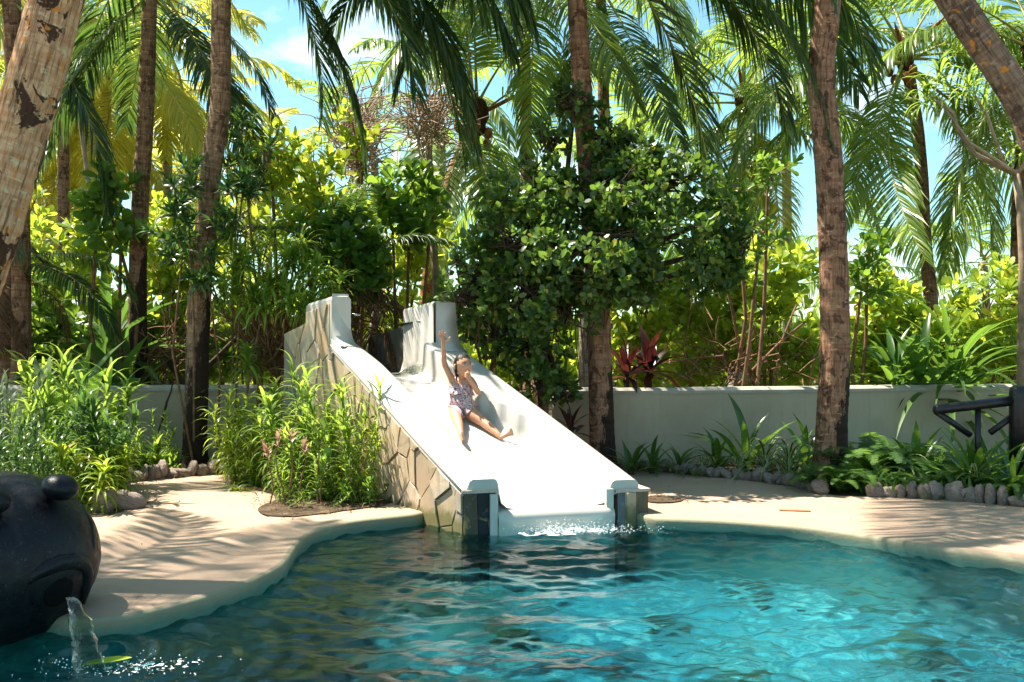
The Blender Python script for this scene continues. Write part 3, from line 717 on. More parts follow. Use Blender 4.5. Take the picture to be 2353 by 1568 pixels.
# ------------------------------------------------------------------ plant parts (templates)
TEMPL = {}
def blade(name, stations, fold=.25, mat=None):
    """stations: (y, z, half width). 3 points across with a fold. Unit length along +Y, face up +Z"""
    V = []; T = []
    for y, z, wd in stations:
        V += [(-wd, y, z+wd*fold), (0, y, z), (wd, y, z+wd*fold)]; T += [(-1, y, 0), (0, y, 0), (1, y, 0)]
    n_ = len(stations); q = []
    for i in range(n_-1):
        b_ = i*3; q += [(b_, b_+1, b_+4, b_+3), (b_+1, b_+2, b_+5, b_+4)]
    TEMPL[name] = (np.array(V, float), np.array(q), np.array(T, float))
def blade2(name, stations):
    V = []; T = []
    for y, z, wd in stations: V += [(-wd, y, z), (wd, y, z)]; T += [(-1, y, 0), (1, y, 0)]
    q = [(i*2, i*2+1, i*2+3, i*2+2) for i in range(len(stations)-1)]
    TEMPL[name] = (np.array(V, float), np.array(q), np.array(T, float))
def arc(n_, a0, a1, wfun, p=1.3):
    """stations along an arc from angle a0 to a1 (deg above horizontal)"""
    y = z = 0; out = [(0, 0, wfun(0))]
    for i in range(1, n_+1):
        t = i/n_; a = math.radians(a0+(a1-a0)*((t-.5/n_)**p)); y += math.cos(a)/n_; z += math.sin(a)/n_; out.append((y, z, wfun(t)))
    return out
ob = lambda t: .03 if t == 0 else [.10, .20, .255, .19, .05][min(4, int(t*5-.01))]
blade('obov', [(0, 0, .02), (.3, .01, .10), (.6, .0, .21), (.82, -.03, .235), (.95, -.07, .15), (1, -.09, .04)], .3)
blade2('obov_low', [(0, 0, .02), (.35, .01, .12), (.72, -.02, .24), (.93, -.06, .17), (1, -.08, .05)])
blade('round', [(0, 0, .02), (.25, .01, .2), (.55, .0, .3), (.85, -.03, .22), (1, -.06, .03)], .25)
blade2('round_low', [(0, 0, .02), (.3, .01, .24), (.7, -.01, .28), (1, -.05, .06)])
lw = lambda w_, pk=.35: (lambda t: max(.004, w_*(math.sin(math.pi*min(1, (t*.94+.06))**(math.log(.5)/math.log(pk)))) if t < 1 else .003))
blade('lance', arc(6, 25, -35, lw(.085)), .35); blade2('lance_low', arc(4, 25, -35, lw(.085)))
blade('lance_wide', arc(6, 30, -20, lw(.14)), .3)
blade('droopy', arc(8, 35, -95, lw(.045), .8), .3); blade2('droopy_low', arc(5, 35, -95, lw(.045), .8))
sw = lambda w_: (lambda t: w_*(.75+.35*min(1, t*3))*(1 if t < .6 else max(.03, 1-((t-.6)/.4)**1.6)))
blade('strap', arc(8, 10, -45, sw(.045)), .45); blade('strap_up', arc(6, 5, -8, sw(.055)), .5); blade('strap_arch', arc(10, 15, -110, sw(.032)), .4); blade('long_arch', arc(10, 12, -80, sw(.018)), .4)
blade('crinum', arc(7, 8, -34, sw(.052)), .4); blade('spider', arc(9, 20, -120, sw(.026)), .35); blade('wide', arc(7, 8, -50, lw(.065, .4)), .35); blade('pleat', arc(7, 8, -35, lw(.12, .4)), .3)
blade('cordy', arc(6, 10, -30, lw(.10, .45)), .35)
def frame(pos, d, up, size, roll=None):
    """batch of 4x4: columns side, dir, normal"""
    pos = np.asarray(pos, float); d = np.asarray(d, float); up = np.asarray(up, float)
    d = d/np.maximum(1e-9, np.linalg.norm(d, axis=1, keepdims=True))
    s = np.cross(d, up); ln = np.linalg.norm(s, axis=1, keepdims=True)
    s = np.where(ln < 1e-4, np.array([[1., 0, 0]]), s/np.maximum(ln, 1e-9)); n_ = np.cross(s, d)
    if roll is not None:
        c_, s_ = np.cos(roll)[:, None], np.sin(roll)[:, None]; s, n_ = s*c_+n_*s_, n_*c_-s*s_
    size = np.asarray(size, float); size = size[:, None] if size.ndim else size
    Mx = np.zeros((len(pos), 4, 4)); Mx[:, :3, 0] = s*size; Mx[:, :3, 1] = d*size; Mx[:, :3, 2] = n_*size; Mx[:, :3, 3] = pos; Mx[:, 3, 3] = 1
    return Mx
def joined(name, tn, Ms, mat, parent, rg=rng):
    V, q, T = TEMPL[tn]; n_ = len(Ms)
    W = np.einsum('nij,vj->nvi', Ms[:, :3, :3], V)+Ms[:, None, :3, 3]
    F_ = (q[None]+(np.arange(n_)*len(V))[:, None, None]).reshape(-1, q.shape[1])
    rn = np.repeat(rg.random(n_), len(V))
    me = mesh_np(name, W.reshape(-1, 3), [F_], rnd=rn, tcoord=np.tile(T, (n_, 1)), smooth_=True); me.materials.append(mat)
    return link(bpy.data.objects.new(name, me), parent)
SHARED = {}
def tmesh(tn, mat):
    key = (tn, mat.name)
    if key not in SHARED:
        V, q, T = TEMPL[tn]; me = mesh_np('leaf', V, [q], tcoord=T, smooth_=True); me.materials.append(mat); SHARED[key] = me
    return SHARED[key]
def leaves(parent, tn, Ms, mat, n_parts, low=None, name='leaf', stuff='foliage', base=None):
    """the nearest n_parts leaves as parts, the rest joined into one part of kind stuff"""
    if len(Ms) == 0: return
    b_ = np.array(base if base is not None else parent.location)
    dist = np.linalg.norm(Ms[:, :3, 3]+b_-np.array([0, 0, CAMZ]), axis=1)
    o_ = np.argsort(dist); a, rest = o_[:n_parts], o_[n_parts:]
    me = tmesh(tn, mat)
    for i in a:
        o = bpy.data.objects.new(name, me); o.matrix_basis = Matrix(Ms[i].tolist()); link(o, parent)
    if len(rest): joined(stuff, low or tn, Ms[rest], mat, parent)['kind'] = 'stuff'
def rv(n_, rg=rng): v = rg.normal(size=(n_, 3)); return v/np.linalg.norm(v, axis=1, keepdims=True)

# ---- coconut palms
def frond_mesh(name, p0, dp, seed, Lr=3.6, n=78, ll=.85, hang=1.0, mat=None, wl=.021, dead=False, tipn=0):
    rg = np.random.default_rng(seed); K = 26; t = np.linspace(0, 1, K)
    ang = np.radians(p0-dp*t**1.35); ds = Lr/(K-1); lat = .10*Lr*rg.normal()*t**2
    y = np.concatenate([[0], np.cumsum(np.cos(ang[:-1])*ds)]); z = np.concatenate([[0], np.cumsum(np.sin(ang[:-1])*ds)])
    C = np.stack([lat, y, z], 1); Tn = np.gradient(C, axis=0); Tn /= np.linalg.norm(Tn, axis=1, keepdims=True)
    side = np.array([1., 0, 0]); Nn = np.cross(side[None], Tn); Nn /= np.linalg.norm(Nn, axis=1, keepdims=True)
    V = []; Fq = []; Ft = []; nv = 0
    # rachis
    rad = np.interp(t, [0, .06, .2, 1], [.05, .03, .019, .004]); k = 4
    for i in range(K):
        for a in range(k):
            an = 2*math.pi*a/k+.78; V.append(C[i]+(side*math.cos(an)*1.3+Nn[i]*math.sin(an)*.7)*rad[i])
    for i in range(K-1):
        for a in range(k): Fq.append((i*k+a, i*k+(a+1) % k, (i+1)*k+(a+1) % k, (i+1)*k+a))
    V = [np.array(V)]; nrq = len(Fq); nv = K*k
    m_ = n*2; tt = np.repeat(np.linspace(.17, .995, n), 2)+rg.normal(0, .003, m_); tt = np.clip(tt, .15, 1); sg = np.tile([1., -1.], n)
    keep = rg.random(m_) > (.35 if dead else .03); tt, sg = tt[keep], sg[keep]; m_ = len(tt)
    cp = np.stack([np.interp(tt, t, C[:, j]) for j in range(3)], 1); tn_ = np.stack([np.interp(tt, t, Tn[:, j]) for j in range(3)], 1); nn = np.stack([np.interp(tt, t, Nn[:, j]) for j in range(3)], 1)
    u = (tt-.17)/.83; l_ = ll*(.30+.70*np.sin(np.pi*np.clip(.16+.72*u, 0, 1))**.9)*(1-.45*u**3)*(1+rg.normal(0, .05, m_))
    fw = .35+.75*u+rg.normal(0, .06, m_); sd = side[None]*sg[:, None]
    d0 = sd*1.0+tn_*fw[:, None]+nn*(.22+rg.normal(0, .08, m_))[:, None]; d0 /= np.linalg.norm(d0, axis=1, keepdims=True)
    dn = np.array([0, 0, -1.])[None]; h = (hang*(1+rg.normal(0, .25, m_)))[:, None]
    d1 = d0+dn*h*.35; d1 /= np.linalg.norm(d1, axis=1, keepdims=True); d2 = d0+dn*h*1.0; d2 /= np.linalg.norm(d2, axis=1, keepdims=True); d3 = d0*.7+dn*h*2.0; d3 /= np.linalg.norm(d3, axis=1, keepdims=True)
    p0_ = cp; p1 = p0_+d1*l_[:, None]*.34; p2 = p1+d2*l_[:, None]*.36; p3 = p2+d3*l_[:, None]*.30
    tw = rg.normal(0, .35, m_)[:, None]
    wv = tn_*np.cos(tw)+nn*np.sin(tw); wv -= d1*np.sum(wv*d1, 1, keepdims=True); wv /= np.linalg.norm(wv, axis=1, keepdims=True)
    A = np.stack([p0_-wv*wl*.6, p0_+wv*wl*.6, p1-wv*wl, p1+wv*wl, p2-wv*wl*.8, p2+wv*wl*.8, p3], 1).reshape(-1, 3)
    b_ = nv+np.arange(m_)[:, None]*7
    Q = np.concatenate([b_+np.array([[0, 1, 3, 2]]), b_+np.array([[2, 3, 5, 4]])]); Tr = b_+np.array([[4, 5, 6]])
    V.append(A); rn = np.concatenate([np.full(nv, .5), np.repeat(rg.random(m_)*.5+.1, 7)])
    me = mesh_np(name, np.concatenate(V), [np.array(Fq), Q, Tr], rnd=rn, smooth_=True)
    me.materials.append(mat); me.materials.append(M['twig'] if dead else M['rachis'])
    mi = np.zeros(len(me.polygons), np.int32); mi[:nrq] = 1; me.polygons.foreach_set('material_index', mi)
    return me
PITCH = [80, 62, 42, 22, 2, -22, -48]; DP = [45, 72, 88, 92, 82, 60, 38]
FR = {}
def frond(mk, pc, sd, Lr=3.6, lod=1):
    key = (mk, pc, sd, lod)
    if key not in FR:
        n_ = 112 if lod == 1 else 56
        FR[key] = frond_mesh('frond', PITCH[pc], DP[pc], 50+pc*7+sd, n=n_, mat=M[mk], hang=[.3, .45, .6, .75, .85, .8, .6][pc]*(1.35 if sd == 1 else .75), wl=.0145 if lod == 1 else .026, dead=(mk == 'coco_dead'))
    return FR[key]
def trunk(parent, pts, r0, r1, mat, base, step=.03, n=16, foot=.0, name='trunk', ringd=.085):
    pts = [Vector(p) for p in pts]
    # Catmull-Rom resample
    out = []; m_ = len(pts)
    for i in range(m_-1):
        a, b, c_, d = pts[max(i-1, 0)], pts[i], pts[i+1], pts[min(i+2, m_-1)]
        k = max(2, int((c_-b).length/step))
        for j in range(k):
            t = j/k; out.append(.5*((2*b)+(c_-a)*t+(2*a-5*b+4*c_-d)*t*t+(3*b-a-3*c_+d)*t**3))
    out.append(pts[-1]); n_ = len(out)
    rad = []
    for i in range(n_):
        u = i/(n_-1); rad.append(r0+(r1-r0)*u**.8+foot*math.exp(-i*step/.16))
    ph = R.random()*10
    def ring(i, k, h, an):
        s_ = ((h+.012*math.sin(an*2+ph)+.02*math.sin(h*3.1+ph))/ringd) % 1
        nz_ = noise.noise(Vector((math.cos(an)*1.6+ph, math.sin(an)*1.6, h*2.6)))
        return 1+.035*(1-s_)**3+.05*nz_+.02*math.sin(an*3+h*1.7+ph)
    mb = MB(); mb.tube([p-Vector(base) for p in out], rad, n, True, ring)
    return mb.build(name, mat, parent, True)
def palm(label, pts, r0, r1, bark_, fronds, mk='coco', group=None, foot=.05, ringd=.085, step=.03, lod=1, nuts=0, name='coconut_palm', skirt=0, top=None, nseg=16, scale=1.0, crown_only=False, sheath=True):
    base = Vector(pts[0]); t = thing(name, label, 'palm tree', base, group)
    if not crown_only: trunk(t, pts, r0, r1, M[bark_], base, foot=foot, ringd=ringd, step=step, n=nseg)
    tp = Vector(pts[-1])-base
    for i, f in enumerate(fronds):
        az, pc = f[0], f[1]; sc_ = f[2] if len(f) > 2 else 1.0; mm = f[3] if len(f) > 3 else mk
        o = bpy.data.objects.new('frond', frond(mm, pc, i % 3, lod=lod)); link(o, t)
        o.location = tp+Vector((R.uniform(-.05, .05), R.uniform(-.05, .05), R.uniform(-.12, .1)+[.15, .1, .05, 0, -.05, -.1, -.15][pc]))
        o.rotation_euler = (0, R.uniform(-.12, .12), math.radians(az)); s_ = sc_*scale; o.scale = (s_*R.choice((-1, 1)), s_, s_)
    if sheath:
        mb = MB(); mb.ell(tp+Vector((0, 0, 0)), (r1*1.7, r1*1.7, .28*scale), nu=12, nv=8, f=lambda u: 1+.12*math.sin(7*u.x+5*u.z)); mb.build('crown_fibre', M['fibre'], t, True)
        for i in range(2):
            a = R.uniform(0, 6.28); e = R.uniform(.35, .8); mb = MB(); d_ = Vector((math.cos(a)*math.cos(e), math.sin(a)*math.cos(e), math.sin(e)))
            mb.tube([tp, tp+d_*.35*scale, tp+d_*.6*scale, tp+d_*.8*scale], [.015, .03*scale, .028*scale, .004], 6); mb.build('flower_spathe', M['bark_rust'], t, True)
    for i in range(nuts):
        a = R.uniform(0, 6.28); rr = r1+R.uniform(.08, .2); mb = MB()
        mb.ell(tp+Vector((math.cos(a)*rr, math.sin(a)*rr, -.12-R.uniform(0, .28))), (.07, .07, .088), nu=10, nv=8, f=lambda u: 1+.06*math.cos(3*math.atan2(u.y, u.x)))
        mb.build('coconut', M['coconut'], t, True)
    return t
def crown(n, lo=0, hi=6, az0=0, sc=(.85, 1.1), dark=None):
    out = []
    for i in range(n):
        u = i/(n-1); pc = int(round(lo+(hi-lo)*u)); out.append((az0+i*137.5+R.uniform(-12, 12), pc, R.uniform(*sc)))
    return out
# azimuth convention: 0 = +Y (away), 90 = -X (left), 270 = +X (right), 180 = towards the camera

# near leaning trunks
Yn = 6.0
a0 = Vector((-3.95, 5.6, -.02)); a1 = P(-165, 900, 5.8); a2 = P(-40, 580, 5.9); a3 = P(48, 300, 6.0); a4 = P(133, -10, 6.1)
palm('pale tan leaning coconut trunk with dark scars and orange lichen at the left edge', [a0, a1, a2, a3, a4, a4+(a4-a3)*1.6+Vector((0, 0, .2)), a4+(a4-a3)*3.2+Vector((.1, 0, .7)), a4+(a4-a3)*5.0+Vector((.2, 0, 1.6))], .170, .138, 'bark_tan',
     [(95, 2), (30, 1)], foot=.05, ringd=.16, step=.025, nseg=28)
b4 = P(2186, -10, 7.0); b3 = P(2342, 225, 7.05); b0 = Vector((7.2, 7.0, -.02)); b2 = P(2480, 450, 7.1)
palm('brown leaning coconut trunk with orange lichen crossing the top right corner', [b0, Vector((5.9, 7.1, .9)), b2, b3, b4, b4+(b4-b3)*1.7+Vector((0, 0, .15)), b4+(b4-b3)*4+Vector((.2, 0, 1.2))], .125, .098, 'bark_lichen',
     [(270, 2), (0, 1), (250, 1), (300, 3)], foot=.06, ringd=.12, step=.025, nseg=24)
# palm A: black-footed trunk in front of the left wall
A = [P(447, 1072, 10.7), P(452, 900, 10.7), P(458, 690, 10.75), P(478, 480, 10.8), P(487, 380, 10.8), P(505, 260, 10.85), P(508, 130, 10.85), P(509, 0, 10.85), P(520, -300, 10.9)]
A[0].z = -.02
palm('tall curving coconut palm with blackened foot in front of the left wall', A, .128, .098, 'bark_black',
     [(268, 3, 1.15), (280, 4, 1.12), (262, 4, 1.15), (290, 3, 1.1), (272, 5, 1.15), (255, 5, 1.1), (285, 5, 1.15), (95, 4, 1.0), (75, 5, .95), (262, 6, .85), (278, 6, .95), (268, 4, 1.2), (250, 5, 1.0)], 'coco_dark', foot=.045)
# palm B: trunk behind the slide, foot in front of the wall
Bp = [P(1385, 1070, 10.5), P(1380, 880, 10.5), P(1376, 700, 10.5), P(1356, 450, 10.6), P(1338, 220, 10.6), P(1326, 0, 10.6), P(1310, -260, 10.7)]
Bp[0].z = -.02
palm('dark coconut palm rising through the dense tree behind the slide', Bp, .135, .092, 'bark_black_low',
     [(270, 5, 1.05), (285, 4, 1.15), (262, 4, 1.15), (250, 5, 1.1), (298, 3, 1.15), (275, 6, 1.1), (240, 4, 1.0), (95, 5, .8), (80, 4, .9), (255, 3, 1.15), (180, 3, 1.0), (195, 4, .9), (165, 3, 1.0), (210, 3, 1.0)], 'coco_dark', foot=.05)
palm('slim palm trunk rising just right of the dense tree\'s tallest trunk', [P(1398, 900, 16), P(1395, 500, 16), P(1388, 250, 16), P(1382, 60, 16), P(1378, -60, 16)], .11, .085, 'bark_brown', [(200, 6, .9), (160, 6, .8)], 'coco_dark')
palm('pale shaded trunk standing behind the wall just left of the dark palm foot', [P(1345, 960, 12), P(1350, 650, 12), P(1352, 420, 12.2), P(1340, 300, 12.4)], .10, .08, 'bark_grey', [], sheath=False, name='palm_trunk')
# palm D: big straight brown trunk right
Dp = [P(1905, 1098, 9.6), P(1912, 950, 9.6), P(1918, 800, 9.6), P(1915, 600, 9.6), P(1906, 400, 9.6), P(1888, 170, 9.6), P(1902, 0, 9.6), P(1925, -400, 9.7), P(1930, -800, 9.8)]
Dp[0].z = -.02
palm('thick straight brown coconut palm with black root foot in the right bed', Dp, .15, .105, 'bark_black_low', crown(10, 0, 3, 10), foot=.09)
# left palm behind wall
palm('dark slender coconut palm left of centre with hanging fronds at the top', [P(322, 905, 12), P(316, 700, 12), P(322, 480, 12), P(333, 300, 12), P(340, 120, 12), P(345, -60, 12)], .115, .085, 'bark_black',
     [(250, 6, .8), (285, 6, .75), (85, 6, .75), (115, 6, .7), (235, 6, .8), (265, 5, .65), (20, 4, .8)], 'coco_dark')
palm('dark trunk half hidden behind the leaning tan trunk at the left', [P(48, 900, 11.6), P(48, 600, 11.6), P(40, 300, 11.6), P(28, 60, 11.6), P(25, -60, 11.6)], .11, .10, 'bark_brown', [(80, 5), (100, 6), (120, 4), (60, 4), (270, 6, .8)], 'coco_dark')
# far pale trunks on the left
palm('pale grey slim palm trunk in the yellow background, left one of a close pair', [P(212, 900, 19), P(208, 400, 19), P(206, 150, 19), P(205, 60, 19)], .095, .085, 'bark_grey', crown(15, 1, 6, 30, (.9, 1.15)), 'coco_yellow', lod=1)
palm('pale grey slim palm trunk in the yellow background, right one of a close pair', [P(245, 900, 19.5), P(243, 400, 19.5), P(245, 250, 19.5), P(250, 120, 19.5)], .09, .08, 'bark_grey', crown(15, 2, 6, 80, (.8, 1.1)), 'coco_yellow')
palm('short pinkish palm trunk low in the yellow background behind the pair', [P(190, 900, 21), P(190, 560, 21), P(192, 420, 21), P(195, 340, 21)], .10, .09, 'bark_grey', crown(13, 1, 6, 10, (.7, 1.0)), 'coco_yellow')
# C1, C2, C3 crowns
palm('coconut palm with rusty fibrous leaning trunk and orange coconuts, centre', [P(965, 900, 15.5), P(985, 660, 15.5), P(1010, 520, 15.5), P(1045, 400, 15.5), P(1085, 300, 15.5), P(1092, 270, 15.5)], .14, .12, 'bark_rust',
     [(270, 1, 1.0), (90, 0, 1.1), (265, 2, .85), (180, 1, .9), (200, 6, .62), (150, 6, .65), (185, 6, .7), (170, 0, .8), (245, 6, .6)], 'coco', nuts=8, scale=1.15, foot=.02)
palm('large spreading coconut palm crown with bent ringed trunk, right background', [P(2150, 900, 16), P(2140, 700, 16), P(2125, 550, 16), P(2118, 400, 16), P(2105, 270, 16), P(2080, 130, 16)], .115, .09, 'bark_brown',
     [(90, 3, 1.15), (80, 4, 1.1), (100, 5, 1.05), (75, 5, 1.1), (110, 4, 1.05), (270, 3, 1.1), (280, 4, 1.1), (262, 5, 1.1), (250, 4, 1.0), (290, 5, 1.1), (145, 6, .8), (0, 1, 1), (90, 1, 1), (270, 1, 1), (225, 6, .9), (130, 6, .95), (240, 3, 1), (300, 2, 1), (60, 2, 1)], 'coco', nuts=6, scale=1.12, ringd=.06, foot=.03)
palm('sunlit coconut palm crown with yellow lower fronds left of the thick brown trunk', [P(1690, 900, 17), P(1690, 650, 17), P(1700, 420, 17), P(1708, 235, 17)], .11, .09, 'bark_grey', 
     [(0, 0, 1.1), (95, 2, 1.0), (265, 2, 1.1), (280, 1, 1.0), (80, 1, 1.1), (90, 4, 1.0), (270, 4, 1.0), (180, 6, .8, 'coco_yellow'), (205, 6, .85, 'coco_yellow'), (160, 6, .8, 'coco_yellow'), (240, 5, .9), (120, 5, .9), (300, 3, 1), (45, 3, 1), (180, 3, .6)], 'coco')
palm('palm crown cut by the right edge of the frame behind the leaning trunk', [P(2340, 900, 14.8), P(2338, 650, 14.8), P(2345, 400, 14.8), P(2372, 110, 14.8)], .11, .09, 'bark_brown', [(80, 2, .9), (100, 3, .8), (180, 5, .8), (90, 6, .9), (120, 6, .9), (0, 1), (270, 3), (280, 5), (200, 6, .8)], 'coco', scale=1.1)
palm('palm crown cut by the top edge between the centre palm and the dark trunk', [P(1215, 900, 16), P(1210, 400, 16), P(1205, 100, 16), P(1200, -90, 16)], .11, .09, 'bark_brown', [(180, 4, 1.1), (200, 5, 1.1), (160, 4, 1.1), (230, 4, 1.1), (130, 5, 1.1), (260, 3), (100, 3), (185, 6, 1.)], 'coco')
palm('yellow-green palm crown at the top left between the two dark trunks', [P(150, 900, 17), P(145, 300, 17), P(140, 0, 17), P(135, -120, 17)], .1, .09, 'bark_brown', [(180, 4, .9), (200, 5, .9), (160, 6, .9), (90, 4), (270, 5, .8), (230, 6, .8), (0, 2), (300, 3)], 'coco_yellow')
FARP = [(60, 420, 24, 'coco_yellow', 'far yellow palm low at the left edge beyond the leaning trunk'), (330, 330, 23, 'coco_yellow', 'far yellow palm crown right behind the dark slender trunk'), (420, 420, 26, 'coco_yellow', 'far yellow-green palm low between the two left trunks'),
        (610, 360, 30, 'coco_yellow', 'far small palm against the blue sky, left of centre'), (860, 370, 25, 'coco', 'far palm with pale fronds between sky gap and centre palm'), (1500, 380, 26, 'coco', "far palm seen through the dense tree's right shoulder"),
        (1230, 400, 25, 'coco', "far palm showing low behind the centre palm's coconuts"), (1800, 40, 23, 'coco', 'far pale palm plume against the sky at the top, left of the thick brown trunk'), (2010, 600, 28, 'coco', 'small far palm low beside the thick brown trunk, right side'),
        (2260, 600, 27, 'coco', 'small far palm low near the right edge above the sword-leaved plant'), (380, 180, 22, 'coco_yellow', 'far yellow palm high between the two left trunks'), (1010, 220, 22, 'coco', 'far palm crown high just left of the centre palm'), (110, 250, 21, 'coco_yellow', 'far yellow palm high behind the pale pair of trunks')]
for x, y, Y_, mk, lb in FARP:
    palm(lb, [P(x+10, 880, Y_), P(x+8, (y+880)/2, Y_), P(x, y, Y_)], .12, .1, 'bark_grey', crown(11, 1, 6, R.uniform(0, 360), (.8, 1.05)), mk, lod=2, step=.12, nseg=8, sheath=False, group='far palms beyond the garden')
# unseen palm added outside the frame so its crown dapples the deck
palm('unseen palm added outside the left edge of the frame to shade the deck', [Vector((-6.6, 6.2, 0)), Vector((-6.4, 6.2, 3)), Vector((-5.9, 6.3, 6.1))], .15, .1, 'bark_brown', crown(9, 1, 6, 0), group='palms outside the frame')
palm('tall palm outside the right edge of the frame shading the right bed', [Vector((4.4, 8.4, 0)), Vector((4.5, 8.4, 3)), Vector((4.3, 8.5, 6.8))], .15, .1, 'bark_brown', crown(15, 1, 6, 90), group='palms outside the frame') if False else None
# ------------------------------------------------------------------ shrubs and garden plants
def twigs(parent, segs, r, mat, name='stem', n=5):
    mb = MB()
    for a, b, ra, rb in segs:
        a, b = Vector(a), Vector(b); mid = (a+b)/2+Vector((R.uniform(-1, 1), R.uniform(-1, 1), R.uniform(0, 1)))*(b-a).length*.08
        mb.tube([a, mid, b], [ra, (ra+rb)/2, rb], n, False)
    return mb.build(name, mat, parent, True)
def rosette_M(tips, dirs, n_leaf, size, spread=(15, 80), rg=rng, jit=.12):
    """leaves radiating round each tip; returns matrices"""
    k = len(tips); nl = n_leaf; tips = np.repeat(np.asarray(tips), nl, 0); dirs = np.repeat(np.asarray(dirs), nl, 0)
    i = np.tile(np.arange(nl), k); az = i*2.399+np.repeat(rg.random(k)*6.28, nl); u = i/max(1, nl-1)
    el = np.radians(90-(spread[0]+(spread[1]-spread[0])*u)+rg.normal(0, 9, len(i)))
    a = np.cross(dirs, np.array([[.3, .9, .1]])); a /= np.linalg.norm(a, axis=1, keepdims=True); b = np.cross(dirs, a)
    out = a*np.cos(az)[:, None]+b*np.sin(az)[:, None]
    d = out*np.cos(el)[:, None]+dirs*np.sin(el)[:, None]
    sz = size*(.7+.5*rg.random(len(i)))
    pos = tips-dirs*(u*size*.35)[:, None]+rg.normal(0, 1, (len(i), 3))*(np.ones(len(i))*size*.03)[:, None]
    return frame(pos, d, dirs+rg.normal(0, jit, dirs.shape), sz)
def shrub(label, blobs, mat, n_ros, leafsize, Y, name='beach_shrub', n_leaf=9, tn='obov', low='obov_low', n_parts=60, group=None, base_px=None, stems=True, stem_mat='twig', cat='shrub', depth=.8, spread=(15, 85), droop=0., shell=.55, sr=1.):
    """blobs: screen ellipses (x, y, rx, ry[, dy]) at distance Y; plant stands below them"""
    cx_ = sum(b_[0] for b_ in blobs)/len(blobs) if base_px is None else base_px
    base = Vector(((cx_-CX)/F*Y, Y, 0)); t = thing(name, label, cat, base, group)
    rg = rng; tot = sum(b_[2]*b_[3] for b_ in blobs); tips = []; dirs = []; segs = []
    for b_ in blobs:
        Yb = Y+(b_[4] if len(b_) > 4 else 0); c_ = P(b_[0], b_[1], Yb)-base; rx, rz = b_[2]/F*Yb, b_[3]/F*Yb; ry = min(depth, (rx+rz)/2)
        k = max(3, int(n_ros*b_[2]*b_[3]/tot)); u = rv(k, rg); rr = (shell+(1-shell)*rg.random(k))[:, None]**.7
        front = rg.random(k) < .55; u[:, 1] = np.where(front, -np.abs(u[:, 1]), u[:, 1])
        p = u*rr*np.array([[rx, ry, rz]]); n1 = rg.normal(0, .06, p.shape); p = p+n1; pos = p+np.array(c_)
        d = u*np.array([[1, 1, .6]])+np.array([[0, 0, .75-droop]]); d /= np.linalg.norm(d, axis=1, keepdims=True)
        ok = pos[:, 2] > .08; tips.append(pos[ok]); dirs.append(d[ok])
        if stems:
            hub = Vector(c_)+Vector((0, .1, -rz*.5)); r0 = Vector((hub.x*.45+R.uniform(-.1, .1), R.uniform(-.1, .3), 0))
            segs.append((r0, hub, .028*sr, .018*sr))
            for i in np.where(ok)[0][:max(6, k//3)]:
                segs.append((hub+Vector((R.uniform(-.1, .1), R.uniform(-.1, .1), R.uniform(-.2, .2))), Vector(pos[i]), .011*sr, .005*sr))
    tips = np.concatenate(tips); dirs = np.concatenate(dirs)
    leaves(t, tn, rosette_M(tips, dirs, n_leaf, leafsize, spread, rg), M[mat], n_parts, low, base=base)
    if segs: twigs(t, segs, .01, M[stem_mat], 'branches')['kind'] = 'stuff'
    return t
bgg = 'broad-leaved beach shrubs behind the walls'
# bright, sun-through shrubs behind the left wall
B_ = [
 ('bright yellow-green beach shrub behind the left wall, between leaning trunk and slender dark trunk', [(130, 620, 95, 110), (240, 560, 80, 80), (200, 700, 110, 70)], 'beach', 170, .15, 13.4, 90),
 ('bright beach shrub behind the left wall between the two dark trunks', [(400, 560, 80, 110), (390, 700, 70, 100)], 'beach', 150, .15, 13.2, 90),
 ('sprawling beach shrub filling the gap behind the brown-twigged bush', [(600, 480, 120, 110), (560, 640, 110, 110), (640, 760, 90, 90)], 'beach', 190, .14, 13.6, 60),
 ('bright beach shrub behind the slide towers', [(880, 640, 110, 110), (960, 560, 80, 90), (830, 720, 60, 60)], 'beach', 170, .15, 13.8, 80),
 ('far hedge shrub low behind the left palm foot', [(520, 800, 90, 80), (380, 810, 90, 80)], 'beach_dark', 110, .14, 13.0, 40),
 ('shaded broad-leaved shrub low at the left edge behind the flower bed', [(60, 760, 90, 110), (180, 800, 80, 70)], 'beach_dark', 120, .16, 12.4, 60),
 ('tall bright shrub glowing at the far left edge', [(40, 530, 80, 100), (0, 430, 60, 90)], 'beach', 90, .15, 14.0, 40),
 ('bright beach shrub directly right of the dark palm foot above the wall', [(1480, 700, 80, 110), (1450, 830, 60, 60)], 'beach', 150, .15, 12.6, 80),
 ('sunlit beach shrub with bare forked stems right of centre above the wall', [(1620, 680, 110, 120), (1600, 830, 90, 50)], 'beach', 190, .15, 13.0, 100),
 ('tallest bright beach shrub left of the thick brown trunk', [(1780, 640, 100, 90), (1760, 760, 110, 90), (1820, 830, 70, 50)], 'beach', 210, .15, 12.6, 120),
 ('pale yellow-green shrub just right of the thick brown trunk', [(2030, 720, 80, 80), (2010, 820, 80, 60)], 'beach', 150, .15, 13.2, 90),
 ('yellow-green shrub behind the sword-leaved plant, far right', [(2150, 760, 90, 80), (2280, 700, 90, 90), (2320, 810, 80, 70)], 'beach', 200, .14, 13.0, 90),
 ('dark round-leaved shrub showing over the wall behind the dense tree, left side', [(1080, 700, 80, 90), (1120, 600, 70, 70)], 'beach_dark', 110, .13, 12.6, 40),
]
for lb, bl, mt, nr, lsz, Y_, npt in B_: shrub(lb, bl, mt, int(nr*.8), lsz*1.15, Y_, n_parts=npt, group=bgg)
